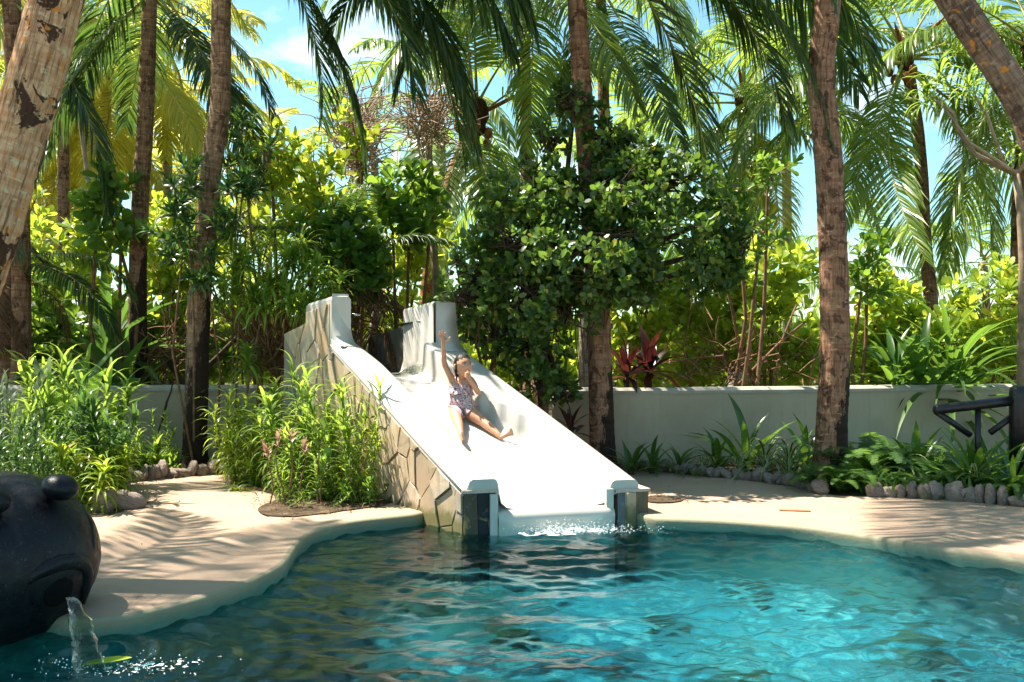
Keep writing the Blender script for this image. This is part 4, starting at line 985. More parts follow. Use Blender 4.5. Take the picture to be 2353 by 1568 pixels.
# mid-height darker broad-leaved shrubs nearer
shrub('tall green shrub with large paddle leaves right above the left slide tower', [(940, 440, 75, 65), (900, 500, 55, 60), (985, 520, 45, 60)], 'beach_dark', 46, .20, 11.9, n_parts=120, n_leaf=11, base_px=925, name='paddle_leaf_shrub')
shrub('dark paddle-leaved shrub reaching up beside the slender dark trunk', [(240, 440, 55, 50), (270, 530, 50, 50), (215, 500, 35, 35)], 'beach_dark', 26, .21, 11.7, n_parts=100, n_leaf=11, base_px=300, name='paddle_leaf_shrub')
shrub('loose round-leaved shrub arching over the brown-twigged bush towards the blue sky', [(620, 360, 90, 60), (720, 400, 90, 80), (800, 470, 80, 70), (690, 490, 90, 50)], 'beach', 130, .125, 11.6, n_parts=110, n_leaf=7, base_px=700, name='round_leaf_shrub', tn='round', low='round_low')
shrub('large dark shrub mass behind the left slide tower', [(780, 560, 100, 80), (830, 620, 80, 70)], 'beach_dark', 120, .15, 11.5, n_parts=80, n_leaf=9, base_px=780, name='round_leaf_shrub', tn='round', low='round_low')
shrub('yellow-leaved climbing sprig hanging beside the pink-grey bare tree', [(815, 290, 40, 60), (830, 360, 30, 40)], 'beach', 22, .13, 12.2, n_parts=60, n_leaf=6, base_px=830, name='climber', tn='round', low='round_low', cat='climber')
shrub('dark leafy shrub tip poking into the sky gap left of the thick brown trunk', [(1770, 390, 60, 40), (1700, 450, 60, 50), (1750, 530, 50, 40)], 'beach_dark', 36, .13, 11.4, n_parts=110, n_leaf=8, base_px=1650, name='round_leaf_shrub')
shrub('young broad-leaved shrub between thick brown trunk and wall top', [(1985, 640, 40, 60), (2000, 570, 30, 30)], 'beach_dark', 24, .16, 11.8, n_parts=80, base_px=1990)

# ---- the dense small-leaved tree in the middle
ty = 9.85
tb = [(1320, 235, 60, 60, .3), (1385, 300, 70, 60, .2), (1440, 370, 75, 60, .1), (1260, 330, 50, 40, .1), (1070, 610, 40, 50, .1), (1060, 680, 35, 60, .2), (1240, 450, 130, 80, -.1), (1400, 440, 140, 90, -.2), (1550, 420, 85, 85, .3), (1640, 500, 75, 60, .4), (1700, 560, 50, 40, .3), (1180, 560, 130, 90, -.1), (1350, 560, 150, 100, -.5),
      (1510, 560, 140, 100, -.2), (1620, 620, 110, 60, .3), (1100, 650, 80, 70, .4), (1220, 680, 120, 90, -.1), (1380, 650, 120, 60, -.2), (1140, 770, 90, 70, .5), (1230, 800, 90, 90, .4), (1290, 720, 80, 60, .1), (1250, 890, 60, 55, .3), (1480, 650, 100, 40, .1), (1290, 910, 50, 40, .4), (1690, 590, 50, 60, .4)]
base = Vector(((1255-CX)/F*10.7, 10.7, 0)); tree = thing('dense_tree', 'dense dark green small-leaved tree hanging over the right side of the slide', 'tree', base)
tips = []; dirs = []; segs = []
fork = P(1230, 720, 10.7)-base
root = Vector((0, 0, 0))
mb = MB(); mb.tube([root, root+Vector((-.05, 0, .4)), fork], [.12, .09, .08], 10); mb.build('trunk', M['bark_brown'], tree, True)
mb = MB(); mb.tube([P(1060, 700, 10.3)-base, P(1085, 650, 10.25)-base, P(1120, 610, 10.2)-base, P(1165, 580, 10.2)-base, P(1240, 540, 10.3)-base], [.05, .055, .05, .042, .035], 10); mb.build('bare_limb', M['bark_brown'], tree, True)
for b_ in tb:
    Yb = ty+b_[4]; c_ = P(b_[0], b_[1], Yb)-base; rx, rz = b_[2]/F*Yb, b_[3]/F*Yb; ry = (rx+rz)*.5
    k = int(b_[2]*b_[3]/36); u = rv(k); rr = (.35+.65*rng.random(k)[:, None])**.6; p = u*rr*np.array([[rx, ry, rz]])*1.05+rng.normal(0, .05, (k, 3))
    # leafy sprays: cluster the tips a little so gaps open between them
    cen = np.array([noise.noise(Vector(q_)*2.1+Vector((b_[0]*.01, 0, 0))) for q_ in p]); p = p[cen > -.0]; u = u[cen > -.0]
    tips.append(p+np.array(c_)); d = u+np.array([[0, -.1, .45]]); dirs.append(d/np.linalg.norm(d, axis=1, keepdims=True))
    segs.append((fork, Vector(c_), .045, .022))
    for i in range(min(len(p), 26)): segs.append((Vector(c_)+Vector((R.uniform(-.1, .1), R.uniform(-.1, .1), R.uniform(-.1, .1))), Vector(p[i])+c_, .012, .004))
tips = np.concatenate(tips); dirs = np.concatenate(dirs)
leaves(tree, 'round', rosette_M(tips, dirs, 7, .080*(.75+.5*rng.random(len(tips)*7)), (20, 95), jit=.5), M['ficus'], 300, 'round_low', base=base)
twigs(tree, segs, .01, M['twig_dark'], 'branches')['kind'] = 'stuff'
mb = MB()
for i in range(46):
    x = R.uniform(1080, 1400); y0 = R.uniform(560, 700); y1 = y0+R.uniform(120, 260); Yr = 10.5+R.uniform(-.3, .3)
    a, b = P(x, y0, Yr)-base, P(x+R.uniform(-25, 25), min(y1, 900), Yr)-base; mb.tube([a, (a+b)/2+Vector((R.uniform(-.06, .06), 0, 0)), b], .006, 4, False)
mb.build('hanging_roots', M['twig'], tree)['kind'] = 'stuff'

# ---- cane / rosette plants
def cane_plant(label, canes, mat, tn, low, name, n_leaf=26, size=.2, n_parts=60, group=None, cat='plant', stem='stem_green', spread=(10, 110), Y=None, top_only=False, seg=None, rise=.55, base=None, sr=.006):
    """canes: list of (base xyz, tip xyz). leaves spiral up the upper part"""
    base = Vector(base) if base is not None else Vector(canes[0][0]); base.z = 0
    t = thing(name, label, cat, base, group); Ms = []; segs = []
    for a, b in canes:
        a, b = Vector(a)-base, Vector(b)-base; d = (b-a); L_ = d.length; dn_ = d.normalized()
        k = int(n_leaf*R.uniform(.8, 1.2)); u = np.linspace(0, 1, k); fr = 1-rise*u[::-1] if not top_only else 1-.12*u[::-1]
        bend = Vector((R.uniform(-.08, .08), R.uniform(-.08, .08), 0))*L_
        pos = np.array([list(a+d*f_+bend*(4*f_*(1-f_))) for f_ in fr])
        az = np.arange(k)*2.399+R.random()*6; el = np.radians(90-(spread[1]+(spread[0]-spread[1])*u))+rng.normal(0, .12, k)
        out = np.stack([np.cos(az)*np.cos(el), np.sin(az)*np.cos(el), np.sin(el)], 1)
        out += np.array(dn_)[None]*.15
        Ms.append(frame(pos, out, np.tile(np.array([[0., 0, 1]]), (k, 1))+rng.normal(0, .15, (k, 3)), size*(.7+.45*rng.random(k))*(.75+.3*u)))
        twigs(t, [(a, a+d*.5+bend, sr*1.2, sr), (a+d*.5+bend, b, sr, sr*.6)], .006, M[stem], 'stem', 5)
    leaves(t, tn, np.concatenate(Ms), M[mat], n_parts, low, base=base)
    return t
def canes_px(specs, Y, jy=.25, bs=0):
    out = []
    for x0, x1, y1 in specs:
        Yc = Y+R.uniform(-jy, jy); a = P(x0, CY, Yc); a.z = 0; out.append((a, P(x1, y1, Yc)))
    return out
blade('arching', arc(7, 45, -75, lw(.038, .4), .9), .3); blade2('arching_low', arc(5, 45, -75, lw(.038, .4), .9))
gl = 'leafy narrow-leaved plants of the left flower bed'
def bed(label, x0, x1, ytop, ytop2, Y, n, mat='lance', size=.36, npt=150, n_leaf=46, tn='arching', low='arching_low', group=gl, spread=(28, 108), rise=.93, jy=.3):
    n = int(n*1.5)
    sp = []
    for i in range(n):
        x = x0+(x1-x0)*(i+.5)/n+R.uniform(-12, 12); yt = ytop+(ytop2-ytop)*(i+.5)/n+R.uniform(-20, 60)+12+R.choice((0, 0, 40, 90)); xc = (x0+x1)/2; sp.append((xc+(x-xc)*.6, x+(x-xc)*.35+R.uniform(-40, 40), yt))
    return cane_plant(label, canes_px(sp, Y, jy), mat, tn, low, 'cane_plant', n_leaf, size, npt, group, spread=spread, rise=rise)
bed('tall bright narrow-leaved clump at the back of the left flower bed', 60, 240, 800, 860, 9.3, 9, npt=120, size=.42)
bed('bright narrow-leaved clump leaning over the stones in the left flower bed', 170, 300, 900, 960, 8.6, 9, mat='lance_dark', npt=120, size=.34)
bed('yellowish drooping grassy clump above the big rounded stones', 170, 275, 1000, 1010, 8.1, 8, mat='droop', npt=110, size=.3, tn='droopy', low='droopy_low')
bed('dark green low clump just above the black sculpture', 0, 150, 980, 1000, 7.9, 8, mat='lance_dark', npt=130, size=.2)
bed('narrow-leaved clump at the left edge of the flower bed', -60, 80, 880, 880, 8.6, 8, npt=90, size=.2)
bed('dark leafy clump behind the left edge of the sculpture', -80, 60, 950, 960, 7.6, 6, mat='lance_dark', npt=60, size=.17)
bed('light clump in front of the left wall next to the stones', 250, 330, 1010, 1000, 10.0, 7, npt=80, size=.2)
bed('small slender clump between the left wall and the black-footed palm', 340, 400, 930, 950, 10.6, 5, npt=70, size=.16, mat='lance')
bed('low glossy clump at the foot of the wall left of the palm', 290, 390, 1030, 1030, 10.3, 6, npt=70, size=.22, tn='lance_wide', low='lance_low')
bed('grey-green broad-leaved clump at the left edge above the sculpture', -20, 90, 830, 850, 8.4, 6, mat='grey_leaf', npt=80, size=.16, tn='lance_wide', low='lance_low', n_leaf=18)
bed('dark narrow-leaved filler in the middle of the left flower bed', 60, 260, 950, 1000, 9.6, 9, mat='lance_dark', npt=70, size=.2)
gs = 'narrow-leaved plants in the bed beside the slide'
bed('feathery bright clump next to the palm in the slide-side bed', 510, 600, 900, 890, 9.7, 9, mat='droop', npt=110, size=.3, tn='droopy', low='droopy_low', group=gs)
bed('tall light-green clump against the stone tower of the slide', 610, 700, 880, 870, 9.2, 8, npt=110, size=.32, group=gs, tn='droopy', low='droopy_low', mat='lance')
bed('tallest lily-like clump leaning against the stone wall of the slide', 720, 850, 850, 880, 8.65, 8, npt=140, size=.32, group=gs)
bed('lower bright clump in the middle of the slide-side bed', 640, 740, 980, 980, 8.7, 9, npt=130, size=.26, group=gs)
bed('small leafy clump on the soil at the corner of the slide-side bed', 620, 700, 1060, 1050, 8.35, 6, npt=100, size=.13, group=gs, n_leaf=20)
bed('low dense green tuft on the soil near the stone wall', 700, 780, 1110, 1105, 8.35, 9, mat='lance', npt=100, size=.10, group=gs, n_leaf=26)
bed('wispy plant against the sunlit stone wall near the bed\'s right end', 830, 885, 950, 1000, 8.45, 5, mat='droop', npt=80, size=.16, group=gs, tn='droopy', low='droopy_low')
bed('thin clump behind the bright clump beside the stone tower', 560, 660, 980, 960, 9.3, 7, mat='droop', npt=60, size=.2, group=gs, tn='droopy', low='droopy_low')
bed('small round-leaved sprig at the foot of the stone wall', 790, 870, 1110, 1100, 8.35, 5, mat='beach_dark', npt=70, size=.09, group=gs, tn='round', low='round_low', n_leaf=14)
# pinkish-leaved young plants
cane_plant('young plant with pink and cream leaf tips on thin red stem, slide-side bed', canes_px([(655, 640, 1010), (668, 668, 1000), (690, 700, 1030), (620, 612, 1040)], 8.2, .05), 'pink', 'lance_wide', 'lance_low', 'pink_leaf_plant', 9, .11, 60, stem='twig', top_only=True, spread=(30, 90))
cane_plant('tall thin twig with a few round leaves standing in the slide-side bed', canes_px([(730, 745, 985), (738, 752, 1060)], 8.25, .03), 'beach_dark', 'round', 'round_low', 'twig_plant', 7, .12, 20, stem='twig', rise=.5)
# big drooping rosettes on brown twigs (between palm A and the slide)
ros = [(548, 610, 10.5), (662, 590, 10.6), (712, 640, 10.5), (640, 655, 10.4), (600, 690, 10.5), (420, 560, 10.9), (762, 640, 10.8), (735, 690, 10.5), (555, 830, 10.5), (690, 560, 10.9), (600, 560, 10.8), (525, 660, 10.6), (680, 690, 10.4)]
base = P(610, CY, 11.0); base.z = 0; t = thing('drooping_rosette_bush', 'bush of drooping yellow-green leaf rosettes on brown bare twigs behind the left bed', 'bush', base)
hub = [P(640, 870, 11.0)-base, P(600, 850, 10.95)-base, P(690, 840, 11.0)-base]; segs = []; tp = []; dr = []
for i, (x, y, Y_) in enumerate(ros):
    for j in range(2 if i > 4 else 3):
        p = P(x+R.uniform(-22, 22), y+R.uniform(-25, 15), Y_+R.uniform(-.15, .15))-base; tp.append(p); dr.append((R.uniform(-.2, .2), R.uniform(-.3, .1), 1)); h = R.choice(hub)
        mid = h*.45+p*.55+Vector((R.uniform(-.1, .1), 0, -.1)); segs += [(h, mid, .016, .011), (mid, p, .011, .007)]
for i in range(70):
    h = R.choice(hub); e = h+Vector((R.gauss(0, .28), R.uniform(-.25, .25), R.uniform(.35, 1.0))); m2 = h*.5+e*.5+Vector((R.uniform(-.08, .08), 0, 0)); segs += [(h, m2, .010, .008), (m2, e, .008, .004)]
for h in hub: segs += [(Vector((h.x*.6, 0, 0)), h, .04, .03)]
leaves(t, 'droopy', rosette_M(np.array(tp), np.array(dr)/np.linalg.norm(np.array(dr), axis=1, keepdims=True), 34, .34, (12, 100)), M['lance'], 300, 'droopy_low', base=base)
twigs(t, segs, .01, M['twig'], 'twigs')['kind'] = 'stuff'
# narrow-leaved small tree twining round palm A's trunk
def thinleaf(label, blobs, Y, n, mat, size, npt, bx):
    return shrub(label, blobs, mat, n, size, Y, name='narrow_leaf_shrub', n_leaf=16, tn='lance', low='lance_low', n_parts=npt, base_px=bx, spread=(10, 110), sr=.5)
thinleaf('tall narrow-leaved shrub wrapping the black-footed palm\'s trunk', [(425, 430, 40, 80), (415, 520, 45, 80), (560, 400, 45, 60), (560, 490, 40, 70), (470, 610, 40, 50)], 10.5, 48, 'lance_dark', .2, 200, 480)
thinleaf('narrow-leaved shrub top against the blue sky right of the black-footed palm', [(565, 310, 35, 35), (540, 400, 40, 60)], 11.4, 16, 'lance_dark', .19, 90, 560)
# strap-leaved plants
def strap(label, px, Y, n, size, tn, mat, name, up=(15, 75), zb=.05, group=None, cat='plant', stem=0., jit=.02):
    base = P(px, CY, Y); base.z = 0; t = thing(name, label, cat, base, group)
    k = n; i = np.arange(k); az = i*2.399+R.random()*6; u = i/max(1, k-1); el = np.radians(90-(up[0]+(up[1]-up[0])*u))+rng.normal(0, .1, k)
    out = np.stack([np.cos(az)*np.cos(el), np.sin(az)*np.cos(el), np.sin(el)], 1); pos = np.stack([np.cos(az)*.02, np.sin(az)*.02, stem+zb-u*.05+0*az], 1)+rng.normal(0, jit, (k, 3))
    leaves(t, tn, frame(pos, out, np.tile(np.array([[0., 0, 1]]), (k, 1)), size*(.75+.4*rng.random(k))), M[mat], 300, None, base=base)
    mb = MB(); mb.tube([Vector((0, 0, -.05)), Vector((0, 0, stem+.06))], [.04, .03], 8); mb.build('stem', M['twig_dark'], t, True)
    return t
sp_ = 'striped spider-leaf plants in the right bed'
for lb, px, Y_, n, s in [('cream-striped arching plant left of the thick brown trunk, nearest the trunk', 1815, 9.75, 36, .62), ('cream-striped arching plant left of the thick brown trunk, second from the trunk', 1760, 9.95, 34, .6), ('cream-striped plant near the right edge, above the dark stone', 2245, 8.75, 30, .42),
                         ('dim striped plant between thick brown trunk and fence', 2075, 9.3, 28, .5), ('small striped tuft in deep shade, middle of the bed behind the slide', 1620, 10.2, 22, .32), ('striped plant with dry yellow leaf beside the flat stones', 1700, 10.0, 20, .3)]:
    strap(lb, px, Y_, n, s, 'spider', 'striped', 'striped_plant', (10, 80), group=sp_)
cr = 'broad strap-leaved lilies of the right bed'
for lb, px, Y_, n, s in [('large dark strap-leaved lily against the wall left of the striped plants', 1720, 10.4, 14, .78), ('large green strap-leaved lily with white flower in front of the fence', 2235, 8.9, 20, .62), ('upright glossy lily at the right edge in front of the post', 2325, 8.6, 14, .5), ('dark lily behind the thick brown trunk, right side', 2110, 9.6, 12, .55), ('broad-leaved lily tuft just left of the thick brown trunk\'s foot', 1850, 10.2, 12, .55)]:
    strap(lb, px, Y_, n, s, 'crinum', 'strap', 'strap_lily', (12, 60), group=cr)
for lb, px, Y_, n, s in [('dim leafy tuft at the left end of the shaded bed, by the dark palm foot', 1450, 10.1, 14, .42), ('dim leafy tuft second from the dark palm foot', 1500, 10.2, 14, .4), ('dim leafy tuft in the middle of the shaded bed', 1560, 10.2, 14, .42), ('dim leafy tuft left of the large dark lily', 1650, 10.3, 14, .45), ('thin dark tuft behind the slide rim beside the palm foot', 1335, 10.2, 12, .4)]:
    strap(lb, px, Y_, n, s, 'wide', 'strap', 'broad_tuft', (15, 75), group='dim leafy tufts of the shaded bed')
for i, (lb, px, Y_, n, s, st) in enumerate([('large sword-leaved screwpine fanning out above the wall, far right', 2180, 12.3, 90, 1.7, .5), ('dark sword-leaved screwpine dipping over the wall top', 2055, 11.95, 26, 1.0, .75), ('dark sword-leaved plant leaning over the wall, beside the other', 2120, 12.0, 24, 1.05, .6), ('dark spiky screwpine in the shade behind the left flower bed', 250, 12.2, 34, 1.25, 1.0), ('broad pleated young palm leaves above the left flower bed', 150, 10.4, 12, 1.25, .1), ('dark wide-leaved seedling palm left of the black-footed palm', 275, 11.6, 12, 1.1, .5)]):
    strap(lb, px, Y_, n, s, ['long_arch', 'strap', 'strap', 'strap', 'pleat', 'pleat'][i], ['fern', 'strap', 'strap', 'lance_dark', 'fern', 'strap'][i], 'sword_leaf_plant' if i < 4 else 'young_palm', (5, 95) if i != 4 else (5, 35), stem=st)
for lb, px, Y_, n, s, st in [('red cordyline with upright dark maroon leaves above the wall', 1492, 11.3, 26, .5, 1.0), ('red cordyline half hidden beside the dark palm trunk', 1440, 11.2, 20, .42, .95), ('low red-leaved cordyline close to the slide rim', 1312, 10.4, 10, .35, .4)]:
    strap(lb, px, Y_, n, s, 'cordy', 'red', 'red_cordyline', (5, 105), stem=st, group='red cordylines behind the slide')
# ferns
def fern_mesh(seed, n=42):
    rg = np.random.default_rng(seed); K = 14; t = np.linspace(0, 1, K); ang = np.radians(68-105*t**1.2); y = np.concatenate([[0], np.cumsum(np.cos(ang[:-1])/(K-1))]); z = np.concatenate([[0], np.cumsum(np.sin(ang[:-1])/(K-1))])
    V = []; Q = []
    for i in range(K): V += [(-.006, y[i], z[i]), (.006, y[i], z[i])]
    for i in range(K-1): Q.append((2*i, 2*i+1, 2*i+3, 2*i+2))
    for j in range(n):
        u = .08+.92*j/n; yy, zz = np.interp(u, t, y), np.interp(u, t, z); a = np.interp(u, t, ang); l_ = .115*math.sin(math.pi*(.15+.8*u))**.8; wd = .0085
        for s_ in (-1, 1):
            b_ = len(V); tdir = np.array([0, math.cos(a), math.sin(a)]); p0 = np.array([0, yy, zz]); sd = np.array([s_, .25, -.12+rg.normal(0, .08)])
            V += [tuple(p0-tdir*wd), tuple(p0+tdir*wd), tuple(p0+sd*l_*.6+tdir*wd), tuple(p0+sd*l_*.6-tdir*wd), tuple(p0+sd*l_)]
            Q += [(b_, b_+1, b_+2, b_+3)]; V.append(tuple(p0+sd*l_+tdir*.003)); Q += [(b_+3, b_+2, b_+5, b_+4)]
    me = mesh_np('fern_frond', np.array(V, float), [np.array(Q)]); me.materials.append(M['fern']); return me
FM = [fern_mesh(i) for i in range(4)]
def fern(label, px, py, Y_, n, s, group='sword ferns of the right bed'):
    base = P(px, CY, Y_); base.z = 0; t = thing('fern', label, 'fern', base, group)
    for i in range(n):
        o = bpy.data.objects.new('frond', FM[i % 4]); link(o, t); sc_ = s*R.uniform(.7, 1.15); o.scale = (sc_, sc_, sc_); o.rotation_euler = (R.uniform(-.35, .15), R.uniform(-.2, .2), i*2.399+R.uniform(-.3, .3)); o.location = (R.uniform(-.05, .05), R.uniform(-.05, .05), .01)
    return t
for lb, px, Y_, n, s in [('fern spilling over the deck at the thick brown trunk\'s foot, left of it', 1880, 9.0, 26, .42), ('fern directly in front of the thick brown trunk\'s foot', 1935, 8.9, 28, .45), ('fern right of the thick brown trunk\'s foot', 1995, 9.0, 28, .46), ('tall upright fern beside the thick brown trunk', 2000, 9.5, 26, .85), ('tall fern between the trunk and the striped plant', 2060, 9.6, 24, .75),
                         ('fern behind the middle stones of the right border', 2130, 8.9, 24, .42), ('fern below the fence rail', 2180, 9.0, 24, .5), ('fern at the right edge over the last stones', 2310, 8.45, 26, .42), ('dim fern in the corner behind the fence brace', 2150, 9.6, 20, .5), ('fern under the striped plant near the right edge', 2270, 8.7, 22, .4), ('fern at the right edge below the post', 2360, 8.5, 22, .5)]:
    fern(lb, px, 0, Y_, n, s)
fern('small fern tuft on the soil in the slide-side bed', 745, 0, 8.4, 22, .22, None); fern('tiny fern tuft in front of the flat stones', 1600, 0, 9.9, 10, .16, None)
# ---- bare trees, vines, dry skirt
base = P(2345, CY, 11.0); base.z = 0; t = thing('bare_branched_tree', 'pale bare-branched screwpine tree at the right edge with spiky leaf tufts', 'tree', base)
def limb(pts, r, Y_, nm='branch', mt='twig_pale', n_=7):
    mb = MB(); p = [P(x, y, Y_)-base for x, y in pts]; mb.tube(p, list(np.linspace(r[0], r[1], len(p))), n_); mb.build(nm, M[mt], t, True)
mb = MB(); mb.tube([Vector((0, 0, 0)), P(2352, 600, 11)-base, P(2345, 480, 11)-base, P(2335, 400, 11)-base], [.055, .05, .045, .04], 9); mb.build('trunk', M['twig_pale'], t, True)
limb([(2335, 400), (2290, 380), (2240, 355), (2200, 300), (2190, 260), (2140, 225)], (.035, .016), 11); limb([(2335, 400), (2290, 370), (2230, 330), (2200, 290), (2170, 250)], (.025, .012), 10.9)
limb([(2310, 385), (2290, 330), (2270, 270), (2240, 220)], (.025, .012), 11.1); limb([(2335, 400), (2380, 350)], (.03, .02), 11)
tf = [P(2128, 215, 11)-base, P(2160, 170, 10.9)-base, P(2230, 190, 11.1)-base, P(2290, 180, 11.2)-base, P(2350, 330, 11)-base]
leaves(t, 'strap_arch', rosette_M(np.array(tf), np.tile([[0., -.1, 1]], (len(tf), 1)), 34, .38, (0, 105)), M['lance'], 170, None, base=base)
base = P(205, CY, 15.5); base.z = 0; t = thing('bare_branched_tree', 'thin bare-branched tree with spiky tufts behind the leaning tan trunk', 'tree', base)
limb([(205, 900), (215, 500), (180, 250), (165, 160)], (.04, .03), 15.5, 'trunk'); limb([(170, 150), (200, 105), (240, 90), (270, 92)], (.028, .014), 15.5); limb([(168, 170), (210, 130), (250, 125)], (.022, .012), 15.4); limb([(165, 160), (60, 190), (0, 170)], (.028, .015), 15.4)
tf = [P(262, 105, 15.5)-base, P(290, 95, 15.5)-base, P(20, 170, 15.3)-base, P(10, 230, 15.3)-base, P(250, 130, 15.4)-base]
leaves(t, 'strap_arch', rosette_M(np.array(tf), np.tile([[0., -.1, 1]], (len(tf), 1)), 24, .42, (0, 110)), M['lance'], 120, None, base=base)
def bare_tree(label, x, y, rx, ry, Y_, n, mt='twig_pale'):
    base = P(x, CY, Y_); base.z = 0; t = thing('bare_tree', label, 'tree', base); c_ = P(x, y, Y_)-base; segs = [(Vector((0, 0, 0)), c_+Vector((0, 0, -ry/F*Y_)), .06, .04)]
    for i in range(n):
        a = c_+Vector((R.gauss(0, .4)*rx/F*Y_, R.uniform(-.4, .4), R.gauss(-.2, .5)*ry/F*Y_)); b = a+Vector((R.gauss(0, .25), R.gauss(0, .2), R.gauss(.1, .25))); segs.append((a, b, .009, .004))
    twigs(t, segs, .01, M[mt], 'twigs', 4)['kind'] = 'stuff'
    return t
M['twig_pink'] = flat_mat('pinkish_dry_twig', (.50, .36, .30), .8, .2, .3, 10)
bare_tree('tangle of pinkish dry twigs against the sky left of the centre palm', 820, 310, 60, 90, 13.0, 420, 'twig_pink')
bare_tree('dry twig tangle low behind the bright shrubs right of the dark palm', 1700, 820, 160, 70, 12.0, 110, 'twig')
bare_tree('dry twig tangle behind the left wall around the black-footed palm', 400, 800, 120, 90, 12.2, 150, 'twig')
bare_tree('pale creeper tangle hanging by the centre palm crown', 985, 270, 70, 60, 12.4, 260, 'twig_pale')
# forked bare stems right of centre
base = P(1700, CY, 11.9); base.z = 0; t = thing('leaning_shrub', 'long bare crossing stems leaning above the right wall', 'shrub', base)
for pts, r_ in [([(1620, 950), (1700, 880), (1800, 780), (1850, 740)], (.022, .014)), ([(1740, 900), (1700, 800), (1680, 700), (1640, 560)], (.025, .012)), ([(1780, 920), (1790, 800), (1830, 700)], (.018, .01)), ([(1590, 900), (1570, 800), (1590, 700), (1580, 600)], (.014, .008)), ([(1850, 920), (1870, 820), (1900, 760)], (.016, .01))]:
    limb(pts, r_, 11.9, 'stem', 'twig')
# thatch of dead fronds
palm('dead brown frond skirt hanging behind the left slide tower', [P(770, 900, 11.4), P(775, 700, 11.4), P(780, 610, 11.4)], .12, .12, 'bark_brown', [(270, 5, .42, 'coco_dead'), (255, 5, .45, 'coco_dead'), (285, 6, .4, 'coco_dead'), (240, 5, .4, 'coco_dead'), (180, 6, .4, 'coco_dead'), (200, 6, .42, 'coco_dead'), (160, 6, .42, 'coco_dead'), (120, 6, .4, 'coco_dead'), (95, 5, .4, 'coco_dead'), (220, 6, .42, 'coco_dead'), (300, 5, .38, 'coco_dead'), (30, 2, .45, 'coco_dark'), (100, 2, .45, 'coco_dark'), (200, 1, .4, 'coco_dark'), (270, 2, .45, 'coco_dark')], name='shaggy_palm', sheath=False, foot=.02)
palm('dead brown frond skirt in the shade behind the left flower bed', [P(20, 900, 11.8), P(20, 700, 11.8), P(25, 600, 11.8)], .12, .12, 'bark_brown', [(270, 5, .33, 'coco_dead'), (180, 6, .33, 'coco_dead'), (200, 6, .33, 'coco_dead'), (160, 6, .3, 'coco_dead'), (240, 6, .3, 'coco_dead'), (270, 3, .5, 'coco_dark'), (250, 4, .5, 'coco_dark'), (200, 3, .5, 'coco_dark')], name='shaggy_palm', sheath=False, foot=.02)
# dead fallen trunk/stalk behind left wall
for lb, pts, r_ in [('fallen dark palm stalk leaning left behind the left wall', [(440, 910), (400, 850), (370, 800)], .04), ('dark limb leaning right behind the black-footed palm', [(410, 900), (470, 850), (560, 760), (600, 730)], .035), ('dead brown frond stalk drooping left of the slender dark trunk', [(60, 560), (110, 610), (180, 650)], .03)]:
    base = P(pts[0][0], CY, 11.9); base.z = 0; t = thing('fallen_branch', lb, 'branch', base); mb = MB(); mb.tube([P(x, y, 11.9)-base for x, y in pts], [r_, r_*.9, r_*.7, r_*.5][:len(pts)], 7); mb.build('limb', M['twig_dark'], t, True)
# vine on the left wall
base = P(398, CY, 11.0); base.z = 0; t = thing('wall_vine', 'thin dark root creeping down the left wall', 'vine', base); mb = MB()
mb.tube([P(x, y, 11.02)-base for x, y in [(396, 884), (393, 900), (383, 925), (378, 950), (366, 985), (363, 1010), (360, 1040)]], [.008, .01, .012, .016, .01, .008, .006], 5); mb.build('root', M['twig_dark'], t, True)
# far green mass closing the view at the horizon
def farmass():
    n_ = 5200; x = rng.uniform(-26, 30, n_); y = rng.uniform(24, 31, n_); top = 1.9+1.0*np.array([noise.noise(Vector((a*.25, b*.2, 3))) for a, b in zip(x, y)]); z = rng.uniform(.1, 1, n_)*top
    d = rv(n_); d[:, 2] = np.abs(d[:, 2]); Ms = rosette_M(np.stack([x, y, z], 1), d, 6, .42, (20, 90)); o = joined('distant_greenery', 'obov_low', Ms, M['beach'], None); o['kind'] = 'stuff'
    o['label'] = 'distant mass of bright greenery closing the view behind the shrubs'; o['category'] = 'greenery'
farmass()
# soil patches in the deck and fallen bits
def patch(name, pts, z=.012):
    pts = smooth_poly([Vector((p.x, p.y, 0)) for p in pts], 2); rr = random.Random(2); c_ = sum(pts, Vector())/len(pts)
    pts = [c_+(p-c_)*(1+rr.uniform(-.03, .03)) for p in pts]
    return sheet(name, pts, z, M['soil'])
patch('bed_soil', [G(528, 1108), G(560, 1122), G(622, 1132), (G(640, 1150)), G(592, 1165), G(600, 1188), G(680, 1190), G(800, 1172), G(900, 1163), G(905, 1140), G(800, 1110), G(700, 1085), G(600, 1085)], .006)
patch('soil_patch', [G(1484, 1139), G(1540, 1143), G(1578, 1150), G(1540, 1157), G(1484, 1156)], .006)
patch('soil_patch', [G(180, 1172), G(290, 1168), G(352, 1150), G(330, 1163), G(280, 1176), G(225, 1190), G(180, 1185)], .002)
def litter(name, pts, n_, sizes, mat, seed):
    rg = np.random.default_rng(seed); pl_ = np.array([(p.x, p.y) for p in pts]); P_ = []
    while len(P_) < n_:
        q_ = rg.uniform(pl_.min(0), pl_.max(0), (400, 2)); q_ = q_[inside(q_[:, 0], q_[:, 1], pl_)]; P_ += list(q_)
    P_ = np.array(P_[:n_]); pos = np.column_stack([P_, np.full(n_, .012)+rg.random(n_)*.015]); d = rv(n_, rg); d[:, 2] *= .25; Ms = frame(pos, d, rv(n_, rg)*.4+np.array([[0, 0, 1.]]), rg.uniform(*sizes, n_))
    o = joined(name, 'lance_low', Ms, mat, None, rg); o['kind'] = 'stuff'; return o
litter('leaf_litter', [G(528, 1106), G(600, 1192), G(700, 1196), G(905, 1165), G(905, 1140), G(700, 1080)], 900, (.02, .07), M['coco_dead'], 3)
